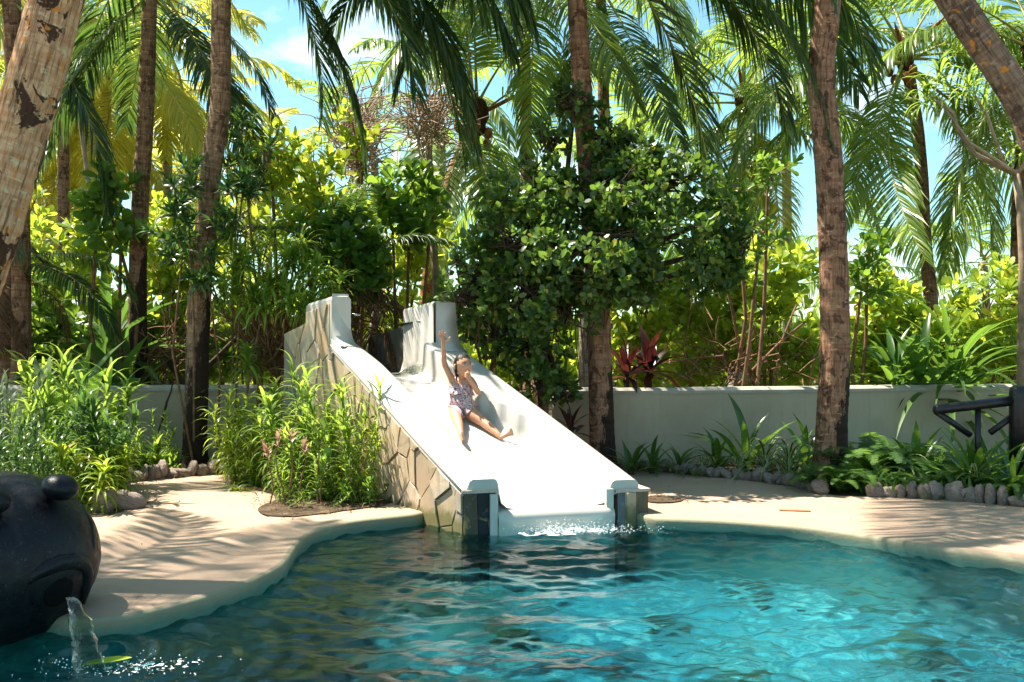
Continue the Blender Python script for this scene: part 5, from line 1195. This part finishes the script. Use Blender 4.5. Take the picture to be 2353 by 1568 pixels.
litter('leaf_litter', [G(1480, 1137), G(1590, 1146), G(1580, 1158), G(1480, 1158)], 160, (.015, .045), M['coco_dead'], 4)
litter('leaf_litter', [G(1440, 1040), G(1900, 1080), G(1890, 1130), G(1440, 1078)], 700, (.03, .08), M['coco_dead'], 5)
litter('leaf_litter', [G(1430, 1080), G(1840, 1118), G(1870, 1140), G(1430, 1092)], 220, (.008, .03), M['coco_dead'], 6)
litter('leaf_litter', [G(2000, 1142), G(2353, 1165), G(2353, 1180), G(2000, 1156)], 220, (.006, .022), M['coco_dead'], 7)
litter('leaf_litter', [G(250, 1112), G(545, 1086), G(545, 1093), G(280, 1125)], 200, (.008, .03), M['coco_dead'], 8)
# grass-like ground cover under the shaded beds
def cover(name, pts, n_, mat, sz, seed, label):
    rg = np.random.default_rng(seed); pl_ = np.array([(p.x, p.y) for p in pts]); q_ = rg.uniform(pl_.min(0), pl_.max(0), (n_*4, 2)); q_ = q_[inside(q_[:, 0], q_[:, 1], pl_)][:n_]
    k = len(q_); d = rv(k, rg); d[:, 2] = np.abs(d[:, 2])+.7; o = joined(name, 'lance_low', frame(np.column_stack([q_, np.zeros(k)]), d, rv(k, rg), sz*(.5+rg.random(k))), mat, None, rg); o['kind'] = 'stuff'; return o
cover('ground_cover', [G(0, 1080), G(170, 1160), G(260, 1105), G(400, 1070), G(-200, 1060)], 2600, M['lance_dark'], .2, 9, '')
cover('ground_cover', [G(1900, 1100), G(1990, 1140), G(2353, 1160), G(2500, 1140), G(2353, 1060), G(1950, 1050)], 2200, M['fern'], .16, 10, '')

litter('fallen_leaf_bits', [G(250, 1120), G(640, 1100), G(960, 1180), G(640, 1290), G(260, 1400)], 60, (.012, .035), M['coco_dead'], 11)
litter('fallen_leaf_bits', [G(1500, 1100), G(2300, 1170), G(2353, 1270), G(1500, 1185)], 70, (.012, .04), M['coco_dead'], 12)
# ------------------------------------------------------------------ black fish sculpture spouting water
sc0 = Vector((-2.60, 5.02, .235)); sculpt = thing('stone_sculpture', 'black stone fish-like head sculpture with bulging eyes spouting water into the pool', 'sculpture', Vector((sc0.x, sc0.y, WZ)))
sB = Vector((sc0.x, sc0.y, WZ)); RS = .475
m = NT('black_granite'); v = m.coord('World'); c = m.mix(m.ramp(m.noise(v, 60, 5, .8), [(.60, 0), (.72, .8)]), (.003, .0035, .006), (.12, .13, .15))
c = m.mix(m.ramp(m.noise(v, 7, 5, .7), [(.5, 0), (.72, .6)]), c, (.018, .02, .026))
M['granite'] = m.done(m.prin(c, m.ramp(m.noise(v, 25, 4), [(.3, .25), (.7, .55)]), .28, m.bump(m.noise(v, 38, 5, .7), .35, .008)))
HD = Vector((.62, -.60, .0)).normalized()    # the way the head looks
SD = HD.cross(Vector((0, 0, 1)))
def headf(u):
    f = 1.0
    h = u.dot(HD); s_ = u.dot(SD)
    # slight swelling behind the mouth, under the equator, facing right
    return f*(1+.03*math.sin(3*u.z+1)+.05*max(0, h)*max(0, .3-abs(u.z+.05)))
mb = MB(); mb.ell((0, 0, 0), (RS, RS, RS*.98), nu=64, nv=44, f=headf); mb.build('head', M['granite'], sculpt, True).location = sc0-sB
# bulging eyes
def onhead(px, py):
    """point of the head sphere seen at a pixel"""
    d = (P(px, py, 1)-Vector((0, 0, CAMZ))).normalized(); o = Vector((0, 0, CAMZ)); oc = o-sc0; b = oc.dot(d); c_ = oc.dot(oc)-RS*RS; disc = b*b-c_
    if disc < 0: return o+d*(-b)
    return o+d*(-b-math.sqrt(disc))
e1 = P(138, 1120, 4.92)
for e in (e1, P(-22, 1150, 4.62)):
    mb = MB(); mb.ell((0, 0, 0), (.088, .088, .064), nu=24, nv=16, rot=Matrix.Rotation(.25, 3, 'Y')); mb.build('eye', M['granite'], sculpt, True).location = e-sB
# mouth: black lens painted as a hollow's shade, under a thick drooping lip
lipp = [(60, 1345), (78, 1322), (105, 1305), (135, 1293), (165, 1290), (187, 1297), (196, 1318), (194, 1350), (188, 1385)]
mb = MB(); pts = [onhead(x, y)+(onhead(x, y)-sc0).normalized()*.004 for x, y in lipp]; mb.tube([p-sB for p in pts], [.012, .03, .04, .042, .042, .04, .036, .03, .014], 12); mb.build('lip', M['granite'], sculpt, True)
M['mouth_dark'] = flat_mat('mouth_shade_black', (.004, .004, .005), .8, .1, .1)
mb = MB(); c_ = onhead(135, 1350); n3 = (c_-sc0).normalized(); rot = n3.to_track_quat('Z', 'Y').to_matrix(); mb.ell(c_-sB-n3*.012, (.095, .10, .03), rot=rot, nu=20, nv=10); mb.build('mouth_shade', M['mouth_dark'], sculpt, True)
mb = MB(); pts = [onhead(x, y) for x, y in [(183, 1160), (205, 1205), (209, 1250), (205, 1300)]]; mb.tube([p-sB+(p-sc0).normalized()*.0 for p in pts], [.01, .022, .024, .012], 10); mb.build('cheek_ridge', M['granite'], sculpt, True)
m = NT('falling_water'); v = m.coord('World'); b = m.bump(m.noise(m.coord('World', (4, 4, 1)), 16, 6, .7), .6, .01)
g1 = m.n('ShaderNodeBsdfGlossy'); g1.inputs['Roughness'].default_value = .06; m.l(b, g1.inputs['Normal']); t1 = m.n('ShaderNodeBsdfTransparent'); t1.inputs[0].default_value = (.72, .78, .70, 1); d1 = m.n('ShaderNodeBsdfDiffuse'); d1.inputs[0].default_value = (.5, .52, .48, 1); m.l(b, d1.inputs['Normal'])
x1 = m.n('ShaderNodeMixShader'); m.l(m.ramp(m.noise(m.coord('World', (5, 5, 1.5)), 9, 6, .75), [(.54, 0.0), (.78, .22)]), x1.inputs[0]); m.l(t1.outputs[0], x1.inputs[1]); m.l(d1.outputs[0], x1.inputs[2])
fr = m.n('ShaderNodeFresnel'); fr.inputs[0].default_value = 1.2; m.l(b, fr.inputs['Normal']); x2 = m.n('ShaderNodeMixShader'); m.l(fr.outputs[0], x2.inputs[0]); m.l(x1.outputs[0], x2.inputs[1]); m.l(g1.outputs[0], x2.inputs[2]); M['fall'] = m.done(x2.outputs[0])
m = NT('foam'); v = m.coord('World'); M['foam'] = m.done(m.prin((.86, .90, .90), .35, .5, m.bump(m.noise(v, 70, 4), .5, .01)))
# spout
mb = MB(); a = P(160, 1372, 4.50); b = P(205, 1500, 4.38); b.z = WZ
K = 26; n_ = 18; V = []
for i in range(K):
    u = i/(K-1); c_ = a.lerp(b, u**.75); c_.z = a.z+(b.z-a.z)*u**1.25; w_ = .022+.052*u; 
    for k in range(n_):
        an = 2*math.pi*k/n_; nzv = 1+.35*noise.noise(Vector((math.cos(an)*2, math.sin(an)*2, u*6)))+.25*noise.noise(Vector((math.cos(an)*6, math.sin(an)*6, u*18)))
        V.append(c_+Vector((math.cos(an)*w_*nzv, math.sin(an)*w_*.5*nzv, 0)))
mb.add(V, [np.array([(i*n_+k, i*n_+(k+1) % n_, (i+1)*n_+(k+1) % n_, (i+1)*n_+k) for i in range(K-1) for k in range(n_)])])
o = mb.build('spout_water', M['fall'], None, True); tag(o, 'clear water pouring from the black sculpture\'s mouth', 'water jet')
def drops(name, label, cat, cen, spread, n_, sz, seed, zmul=1.0, zmin=0):
    rg = np.random.default_rng(seed); ic = MB(); ic.ell((0, 0, 0), 1, nu=5, nv=4); Vb = np.concatenate(ic.V); Fb = np.concatenate(ic.F[4])
    pos = rg.normal(0, 1, (n_, 3))*np.array(spread)+np.array(cen); pos[:, 2] = WZ+.004+np.abs(pos[:, 2]-WZ)*zmul; s_ = sz*rg.random(n_)**2+.0015
    V = (Vb[None]*s_[:, None, None]+pos[:, None, :]).reshape(-1, 3); Fc = (Fb[None]+(np.arange(n_)*len(Vb))[:, None, None]).reshape(-1, 4)
    me = mesh_np(name, V, [Fc], smooth_=True); me.materials.append(M['foam']); o = link(bpy.data.objects.new(name, me)); o['kind'] = 'stuff'; o['label'] = label; o['category'] = cat; return o
drops('spout_splash', 'small splash droplets where the spout meets the pool', 'splash', (-1.80, 4.42, WZ), (.20, .09, .006), 200, .0028, 1)
lipc = V0+CV*.72+FW*.12
# foaming lip water: patches of churned white on the surface and droplets
def foam_patch(name, label, cen, rx, ry, seed, thr=.1, n_=110, h=.02, FQ=9):
    xs_ = np.linspace(-1, 1, n_); X_, Y_ = np.meshgrid(xs_, xs_); Vv = []; keep = np.zeros((n_, n_), bool); ca, sa = CV.x, CV.y
    for i in range(n_):
        for j in range(n_):
            x, y = X_[i, j], Y_[i, j]; f = noise.fractal(Vector((x*rx*FQ+seed, y*ry*FQ*1.6, seed)), 1.0, 2.0, 5); keep[i, j] = f-(x*x+y*y)*.75+.18 > thr
            Vv.append((cen[0]+x*rx*ca-y*ry*sa, cen[1]+x*rx*sa+y*ry*ca, WZ+.007+h*max(0, f-thr)))
    ii = np.arange(n_*n_).reshape(n_, n_); kk = keep[:-1, :-1] & keep[1:, 1:] & keep[1:, :-1] & keep[:-1, 1:]; q = np.stack([ii[:-1, :-1], ii[:-1, 1:], ii[1:, 1:], ii[1:, :-1]], -1)[kk]
    me = mesh_np(name, np.array(Vv), [q], smooth_=True); me.materials.append(M['foam']); o = link(bpy.data.objects.new(name, me)); o['kind'] = 'stuff'; o['label'] = label; o['category'] = 'foam'
foam_patch('foam', 'white foam churning where the slide runs into the pool', (lipc.x+.02, lipc.y-.07, 0), .46, .13, 3, .1, 110, .03)
foam_patch('foam', 'pale foam streaks drifting from the sculpture\'s spout', (-1.62, 4.42, 0), .42, .14, 8, .31, 150, .006, 34)
drops('slide_splash', 'fine splash droplets along the foot of the slide', 'splash', (lipc.x+.05, lipc.y-.03, WZ), (.26, .03, .035), 1500, .0034, 2)
# water fanning from the right upstand onto the platform
mb = MB(); a = P(1040, 848, 10.0); K = 30; L_ = 24; V = []
src = P(1000, 846, 10.2); tgt = P(893, 868, 9.9)
for i in range(K):
    u = i/(K-1); 
    for j in range(L_):
        w_ = j/(L_-1); top_ = src.lerp(P(905, 838, 9.9), u); top_.z = src.z+.05*math.sin(math.pi*u)*1.2-.10*u*u; bot = src.lerp(tgt, u); bot.z = src.z-.12*u-.0*u; bot.z = max(bot.z*0+src.z-(src.z-1.015)*min(1, u*1.5), 1.015)
        p = top_.lerp(bot, w_)+Vector((.02*noise.noise(Vector((u*9, w_*7, 1))), .03*noise.noise(Vector((u*14, w_*9, 5))), .012*noise.noise(Vector((u*30, w_*20, 9))))); V.append(p)
mb.add(V, [np.array([(i*L_+j, i*L_+j+1, (i+1)*L_+j+1, (i+1)*L_+j) for i in range(K-1) for j in range(L_-1)])])
o = mb.build('slide_water_jet', M['fall'], None, True); tag(o, 'thin sheet of water fanning out at the top of the slide', 'water jet')
# floating and fallen leaves, deck inlets
def one(name, label, cat, V, F_, mat): mb = MB(); mb.add(V, F_); o = mb.build(name, mat, None, True); return tag(o, label, cat)
M['lime'] = leaf_mat('floating_leaf', [(.25, .4, .02), (.34, .48, .03), (.42, .5, .05)], (.6, .7, .1), .2, .35)
M['orange_leaf'] = leaf_mat('orange_leaf', [(.6, .2, .02), (.7, .25, .02), (.75, .3, .03)], (.7, .3, .05), .2, .4)
def lying(name, label, p, ang, ln, tn, mat, z, wide=1.0):
    me = tmesh(tn, M[mat]); o = link(bpy.data.objects.new(name, me)); o.location = (p.x, p.y, z); o.rotation_euler = (.12, 0, ang); o.scale = (ln*wide, ln, ln*.4); return tag(o, label, 'leaf')
TEMPL['flat'] = None; blade('flat', [(0, .0, .01), (.12, .02, .10), (.35, .04, .17), (.65, .03, .16), (.88, .01, .08), (1, 0, .01)], .15)
lying('floating_leaf', 'lime green leaf floating below the black sculpture', G(192, 1536, WZ), -1.5, .21, 'flat', 'lime', WZ+.018, 1.3)
lying('fallen_leaf', 'orange leaf lying by the big rounded stones', G(284, 1167), -1.3, .09, 'flat', 'orange_leaf', .012, 1.4)
lying('fallen_leaf', 'yellow dry leaf lying on the flat stones below the striped plants', G(1720, 1092), -2.2, .22, 'flat', 'orange_leaf', .13, 1.2)
M['terracotta'] = flat_mat('terracotta_paint', (.62, .25, .13), .7, .3, .2, 8); M['ochre'] = flat_mat('ochre_brown_inlet', (.28, .16, .035), .6, .3, .3, 12)
a = G(1790, 1172); b = G(1862, 1175); mb = MB(); c_ = (a+b)/2; mb.box((0, 0, .004), ((b-a).length, .06, .012), Matrix.Rotation(math.atan2((b-a).y, (b-a).x), 3, 'Z')); o = mb.build('deck_cover', M['terracotta'], None); o.location = c_; bv = o.modifiers.new('b', 'BEVEL'); bv.width = .004; tag(o, 'thin terracotta-coloured cover plate set in the right deck', 'cover plate')
a = G(1741, 1189, -.03); b = G(1800, 1192, -.03); mb = MB(); c_ = (a+b)/2; mb.box((0, 0, 0), ((b-a).length, .05, .035), Matrix.Rotation(math.atan2((b-a).y, (b-a).x), 3, 'Z')); o = mb.build('pool_inlet', M['ochre'], None); o.location = c_+Vector((0, -.05, -.025)); bv = o.modifiers.new('b', 'BEVEL'); bv.width = .004; tag(o, 'ochre-brown inlet strip in the pool edge on the right', 'pool inlet')

# ------------------------------------------------------------------ the girl on the slide
def floor_at(px, py, h=0.0):
    best = None
    for i in range(141):
        t = i/140
        for kk in np.linspace(.3, 1.2, 46):
            p = S(t, kk, zF(t)+h); sx_, sy_ = CX+p.x/p.y*F, CY-(p.z-CAMZ)/p.y*F; e = (sx_-px)**2+(sy_-py)**2
            if best is None or e < best[0]: best = (e, p)
    return best[1]
hipf = floor_at(1058, 962); Yh = hipf.y
girl = thing('person', 'girl in ruffled floral swimsuit sliding down, one arm raised, pinching her nose', 'person', hipf)
GB = hipf
footR = floor_at(1148, 1014); footL = floor_at(1063, 1016); kneeRf = floor_at(1112, 986); kneeLf = floor_at(1058, 985)
def Q(px, py, dy=0.0): return P(px, py, Yh+dy)
yR = footR.y; yL = footL.y
J = {}
J['pelvis'] = Q(1058, 938, .02); J['belly'] = Q(1058, 918, .05); J['chest'] = Q(1058, 890, .06); J['neck0'] = Q(1061, 873, .06); J['neck1'] = Q(1063, 864, .04)
J['head'] = Q(1064, 842, .02)
J['shL'] = Q(1039, 873, .07); J['shR'] = Q(1083, 873, .05)
J['elL'] = Q(1021, 838, .04); J['wrL'] = Q(1018, 796, .0); J['elR'] = Q(1101, 905, -.05); J['wrR'] = Q(1080, 874, -.13)
J['hipL'] = Q(1044, 943, .0); J['hipR'] = Q(1072, 943, .0)
J['knL'] = P(1052, 966, (Yh+yL)/2+.02); J['anL'] = P(1060, 1000, yL+.02); J['knR'] = P(1112, 971, (Yh+yR)/2+.0); J['anR'] = P(1147, 1001, yR+.01)
J['heelL'] = P(1062, 1009, yL); J['toeL'] = P(1063, 1001, yL-.13); J['heelR'] = P(1150, 1007, yR); J['toeR'] = P(1180, 991, yR-.04)
bones = [('pelvis', 'belly'), ('belly', 'chest'), ('chest', 'neck0'), ('neck0', 'neck1'), ('neck1', 'head'), ('chest', 'shL'), ('shL', 'elL'), ('elL', 'wrL'), ('chest', 'shR'), ('shR', 'elR'), ('elR', 'wrR'),
         ('pelvis', 'hipL'), ('hipL', 'knL'), ('knL', 'anL'), ('anL', 'heelL'), ('pelvis', 'hipR'), ('hipR', 'knR'), ('knR', 'anR'), ('anR', 'heelR')]
rad = {'pelvis': (.102, .08), 'belly': (.094, .072), 'chest': (.104, .074), 'neck0': (.04, .04), 'neck1': (.032, .032), 'head': (.05, .05), 'shL': (.036, .036), 'shR': (.036, .036), 'elL': (.026, .026), 'wrL': (.019, .019), 'elR': (.026, .026), 'wrR': (.019, .019),
       'hipL': (.074, .07), 'hipR': (.074, .07), 'knL': (.045, .045), 'knR': (.045, .045), 'anL': (.024, .024), 'anR': (.024, .024), 'heelL': (.022, .022), 'heelR': (.022, .022), 'toeL': (.02, .014), 'toeR': (.02, .014)}
m = NT('skin'); v = m.coord('Object'); c = m.mix(m.ramp(m.noise(v, 9, 4), [(.3, 0), (.7, 1)]), (.56, .29, .175), (.48, .235, .14))
M['skin'] = m.done(m.prin(c, .45, .45, m.bump(m.noise(v, 60, 3), .08, .003), Subsurface_Weight=.12, Subsurface_Radius=(.02, .008, .004), Subsurface_Scale=.6))
verts = []; radii = []; edges = []; idx = {}
def av(name, p, r): idx[name] = len(verts); verts.append(tuple(Vector(p)-GB)); radii.append(r); return idx[name]
for n_, p in J.items():
    if n_ in ('toeL', 'toeR'): continue
    av(n_, p, rad[n_])
edges = [(idx[a], idx[b]) for a, b in bones]
# calf and forearm thickness
def split(a, b, u, r, off=Vector((0, 0, 0))):
    n_ = a+b; p = J[a].lerp(J[b], u)+off; J[n_] = p; av(n_, p, r); edges.remove((idx[a], idx[b])); edges.extend([(idx[a], idx[n_]), (idx[n_], idx[b])])
split('knL', 'anL', .32, (.044, .044)); split('knR', 'anR', .32, (.044, .044)); split('elL', 'wrL', .3, (.028, .028)); split('elR', 'wrR', .3, (.028, .028)); split('hipL', 'knL', .45, (.064, .062)); split('hipR', 'knR', .45, (.064, .062)); split('shL', 'elL', .4, (.031, .031)); split('shR', 'elR', .4, (.031, .031))
# feet with toes
for s_, an in (('L', 'anL'), ('R', 'anR')):
    heel, toe = J['heel'+s_], J['toe'+s_]; ax = (toe-heel); cr_ = ax.cross(Vector((0, -1, .3))).normalized()
    b1 = av('ball'+s_, heel+ax*.66, (.034, .016)); av('arch'+s_, heel+ax*.33, (.026, .02)); edges += [(idx['heel'+s_], idx['arch'+s_]), (idx['arch'+s_], b1)]
    for j in range(5):
        o_ = (j-2)*.0125; l_ = [.30, .34, .32, .27, .22][j if s_ == 'R' else j]
        a_ = av('tb%s%d' % (s_, j), heel+ax*.80+cr_*o_, (.0095, .0085)); b_ = av('tt%s%d' % (s_, j), heel+ax*(.80+l_*.55)+cr_*o_*1.25, (.0075 if j else .010,)*2); edges += [(b1, a_), (a_, b_)]
# raised open hand
pal = Q(1018, 782, -.005); av('palmL', pal, (.032, .015)); edges.append((idx['wrL'], idx['palmL']))
for j, (x, y) in enumerate([(1006, 768), (1010, 762), (1017, 759), (1024, 763)]):
    k_ = pal.lerp(Q(x, y, -.02), .55); a_ = av('fa%d' % j, k_, (.0095, .0095)); b_ = av('fb%d' % j, Q(x, y, -.03), (.0075, .0075)); edges += [(idx['palmL'], a_), (a_, b_)]
a_ = av('th0', Q(1028, 783, -.02), (.011, .011)); b_ = av('th1', Q(1036, 774, -.03), (.008, .008)); edges += [(idx['palmL'], a_), (a_, b_)]
# hand pinching the nose
pal2 = Q(1076, 863, -.14); av('palmR', pal2, (.027, .02)); edges.append((idx['wrR'], idx['palmR']))
for j in range(4):
    p1 = Q(1070-j*.5, 857+j*3.2, -.155); p2 = Q(1074+j*.3, 859+j*3.2, -.175+.0*j); a_ = av('ga%d' % j, p1, (.010, .010)); b_ = av('gb%d' % j, p2, (.0085, .0085)); edges += [(idx['palmR'], a_), (a_, b_)]
a_ = av('gt0', Q(1077, 857, -.14), (.0105, .0105)); b_ = av('gt1', Q(1073, 852, -.135), (.0085, .0085)); edges += [(idx['palmR'], a_), (a_, b_)]
def skin_obj(name, verts, edges, radii, mat, parent, root=0, lv=2, vox=None):
    me = bpy.data.meshes.new(name); me.from_pydata(verts, edges, []); me.update(); o = bpy.data.objects.new(name, me); COL.objects.link(o)
    o.modifiers.new('s', 'SKIN'); 
    for i, r_ in enumerate(radii): me.skin_vertices[0].data[i].radius = r_
    me.skin_vertices[0].data[root].use_root = True
    o.modifiers['s'].use_smooth_shade = True; sb = o.modifiers.new('u', 'SUBSURF'); sb.levels = lv; sb.render_levels = lv
    dg = bpy.context.evaluated_depsgraph_get(); ev = o.evaluated_get(dg); m2 = bpy.data.meshes.new_from_object(ev); bpy.data.objects.remove(o); m2.name = name
    m2.materials.clear(); m2.materials.append(mat); o2 = bpy.data.objects.new(name, m2); link(o2, parent)
    for p in m2.polygons: p.use_smooth = True
    return o2
FWD = (Vector((.50, -.80, -.10))).normalized()   # where the face looks
def head_mesh():
    mb = MB(); hz = J['head']-GB; rot = Matrix.Rotation(math.atan2(FWD.x, -FWD.y)*1.0, 3, 'Z') @ Matrix.Rotation(-.12, 3, 'X')
    # local: face towards -Y
    def hf(u):
        f = 1.0
        if u.z < -.1: f *= 1-.16*(-u.z-.1)*(1.0 if u.y > 0 else .35)          # jaw narrows
        if u.y < 0:
            f *= 1+.10*math.exp(-((u.x/.16)**2+((u.z+.12)/.14)**2))            # nose
            f *= 1+.035*math.exp(-((u.x/.35)**2+((u.z+.45)/.12)**2))            # lips
            f *= 1-.055*(math.exp(-(((u.x-.36)/.16)**2+((u.z-.05)/.12)**2))+math.exp(-(((u.x+.36)/.16)**2+((u.z-.05)/.12)**2)))
            f *= 1+.03*math.exp(-((u.z+.82)/.15)**2)
        return f
    mb.ell(hz, (.074, .09, .108), rot=rot, nu=40, nv=30, f=hf)
    return mb, rot, hz
body = skin_obj('body', verts, edges, radii, M['skin'], girl)
mb, rot, hz = head_mesh(); hd = mb.build('head', M['skin'], girl, True)
# join the head into the body: one continuous figure
bmj = bmesh.new(); bmj.from_mesh(body.data); bmj.from_mesh(hd.data); bmj.to_mesh(body.data); bmj.free(); bpy.data.objects.remove(hd)
rm = body.modifiers.new('r', 'REMESH'); rm.mode = 'VOXEL'; rm.voxel_size = .0042; rm.use_smooth_shade = True
dg = bpy.context.evaluated_depsgraph_get(); m2 = bpy.data.meshes.new_from_object(body.evaluated_get(dg)); body.modifiers.clear(); m2.materials.clear(); m2.materials.append(M['skin']); body.data = m2; m2.name = 'body'
for p in m2.polygons: p.use_smooth = True
def hp(x, y, z): return hz+rot @ Vector((x, y, z))
M['hair'] = flat_mat('dark_wet_hair', (.012, .007, .005), .5, .25, .4, 30); M['eye_white'] = flat_mat('eye_white', (.7, .66, .62), .3, .5, .05); M['iris'] = flat_mat('dark_iris', (.02, .012, .01), .2, .6, .05); M['lipc'] = flat_mat('lips', (.42, .14, .11), .4, .4, .1)
# hair: wet, combed back, with a loose lock by the ear
mb = MB(); nu, nv_ = 40, 26; V = []
for j in range(nv_+1):
    ph = math.pi*j/nv_
    for i in range(nu):
        th = 2*math.pi*i/nu; u = Vector((math.sin(ph)*math.cos(th), math.sin(ph)*math.sin(th), math.cos(ph))); f = 1.045+.02*math.sin(th*14+u.z*5)+.015*math.sin(th*31)
        V.append(hp(u.x*.0755*f, u.y*.092*f+.003, u.z*.110*f+.002))
ok = lambda j, i: (lambda ph, th: (math.cos(ph) > .42+.25*max(0, -math.sin(th))*1.0-.0) or (math.sin(th) > -.15 and math.cos(ph) > -.45+.0))(math.pi*(j+.5)/nv_, 2*math.pi*(i+.5)/nu)
q = [(j*nu+i, (j+1)*nu+i, (j+1)*nu+(i+1) % nu, j*nu+(i+1) % nu) for j in range(nv_) for i in range(nu) if ok(j, i)]
mb.add(V, [np.array(q)]); 
mb.tube([hp(-.073, -.008, .01), hp(-.076, .004, -.05), hp(-.066, .012, -.10), hp(-.06, .015, -.14)], [.012, .010, .007, .002], 6); mb.ell(hp(0, .092, .0), (.03, .03, .05), nu=12, nv=8)
mb.tube([hp(0, .095, -.01), hp(0, .10, -.07), hp(.01, .09, -.14)], [.028, .022, .008], 8)
mb.build('hair', M['hair'], girl, True)
for sx_ in (-1, 1):
    mb = MB(); mb.ell(hp(sx_*.029, -.078, .006), (.0135, .008, .0075), rot=rot, nu=12, nv=8); ey = mb.build('eye', M['eye_white'], girl, True)
    mb = MB(); mb.ell(hp(sx_*.0285, -.0835, .006), (.0062, .004, .0064), rot=rot, nu=10, nv=6); mb.build('iris', M['iris'], ey, True)
    mb = MB(); mb.tube([hp(sx_*.012, -.088, .026), hp(sx_*.030, -.087, .031), hp(sx_*.047, -.075, .025)], [.002, .0032, .0015], 5); mb.build('eyebrow', M['hair'], girl, True)
    mb = MB(); mb.tube([hp(sx_*.014, -.0855, .012), hp(sx_*.029, -.087, .0155), hp(sx_*.044, -.076, .011)], .0018, 4); mb.build('eyelashes', M['hair'], girl, True)
    mb = MB(); mb.ell(hp(sx_*.078, .008, -.005), (.010, .02, .029), rot=rot, nu=10, nv=8); mb.build('ear', M['skin'], girl, True)
mb = MB(); mb.tube([hp(-.022, -.082, -.052), hp(0, -.091, -.050), hp(.022, -.082, -.052)], [.003, .006, .003], 8); mb.build('mouth', M['lipc'], girl, True)
# swimsuit: a skin over the torso, plus ruffle and straps
m = NT('floral_cloth'); v = m.coord('Object'); n1 = m.noise(v, 75, 3, .6, .6); c = m.ramp(n1, [(.38, (.16, .05, .09)), (.44, (.36, .16, .22)), (.5, (.60, .48, .47)), (.58, (.62, .55, .54)), (.66, (.34, .22, .26))], 'LINEAR')
vx = m.n('ShaderNodeTexVoronoi'); vx.inputs['Scale'].default_value = 45; m.l(v, vx.inputs['Vector']); c = m.mix(m.ramp(vx.outputs[0], [(.18, .8), (.28, 0)]), c, (.40, .07, .12))
ruch = m.noise(m.coord('Object', (1, 1, 9)), 18, 3); M['suit'] = m.done(m.prin(c, .8, .2, m.bump(ruch, .5, .006)))
# the suit is the torso's own surface, lifted a few millimetres
def segdist(p, a, b):
    ab = b-a; t_ = np.clip(((p-a) @ ab)/(ab @ ab), 0, 1); return np.linalg.norm(p-(a+t_[:, None]*ab), axis=1)
co = np.zeros(len(body.data.vertices)*3, np.float32); body.data.vertices.foreach_get('co', co); co = co.reshape(-1, 3)
nrm_ = np.array([v_.normal[:] for v_ in body.data.vertices])
jn = {k_: np.array(v_-GB) for k_, v_ in J.items()}
axv = jn['neck0']-jn['pelvis']; Lx = np.linalg.norm(axv); axv /= Lx; rgt = np.array([1., .25, 0]); rgt -= axv*(rgt @ axv); rgt /= np.linalg.norm(rgt)
h_ = (co-jn['pelvis']) @ axv; x_ = np.abs((co-jn['pelvis']) @ rgt)
ins = (h_ > -.115+1.15*x_) & (h_ < Lx*.80) & (x_ < .125)
for a_, b_ in (('shL', 'elL'), ('shR', 'elR'), ('elR', 'wrR'), ('elL', 'wrL')): ins &= segdist(co, jn[a_], jn[b_]) > (.046 if a_ != 'shR' else .040)
bmq = bmesh.new(); bmq.from_mesh(body.data); bmq.verts.ensure_lookup_table()
bmesh.ops.delete(bmq, geom=[v_ for v_ in bmq.verts if not ins[v_.index]], context='VERTS')
for v_ in bmq.verts: v_.co += v_.normal*.0045
mes = bpy.data.meshes.new('swimsuit'); bmq.to_mesh(mes); bmq.free(); mes.materials.clear(); mes.materials.append(M['suit']); suit = link(bpy.data.objects.new('swimsuit', mes), girl)
so_ = suit.modifiers.new('t', 'SOLIDIFY'); so_.thickness = .003; so_.offset = 1
def ruffle(cen, ax_, r0, r1, h, n_=80):
    mb = MB(); V = []; ax_ = ax_.normalized(); xx = Vector((1, 0, 0)); xx = (xx-ax_*xx.dot(ax_)).normalized(); yy = ax_.cross(xx)
    for lv in range(6):
        u = lv/5
        for i in range(n_):
            th = 2*math.pi*i/n_; rr_ = (r0[0]+(r1[0]-r0[0])*u)+.009*u*math.sin(th*17); ry_ = (r0[1]+(r1[1]-r0[1])*u)+.009*u*math.sin(th*17+.5); V.append(cen+xx*math.cos(th)*rr_+yy*math.sin(th)*ry_-ax_*(h*u+.004*math.sin(th*9)))
    mb.add(V, [np.array([(l_*n_+i, l_*n_+(i+1) % n_, (l_+1)*n_+(i+1) % n_, (l_+1)*n_+i) for l_ in range(5) for i in range(n_)])]); return mb
axt = J['neck0']-J['belly']
ruffle(J['chest'].lerp(J['neck0'], .28)-GB, axt, (.088, .068), (.128, .108), .085).build('ruffle', M['suit'], suit, True)
mb = MB(); 
for s_, sx_ in (('shL', -1), ('shR', 1)):
    top = J[s_].lerp(J['neck0'], .42)-GB+Vector((0, -.004, .036)); fr_ = J['chest']-GB+Vector((sx_*.055, -.072, .03)); bk = J['chest']-GB+Vector((sx_*.05, .06, .03)); mb.tube([fr_, (fr_+top)/2+Vector((0, -.014, .008)), top, (bk+top)/2+Vector((0, .012, .008)), bk], .005, 5)
mb.build('shoulder_straps', M['suit'], suit, True)
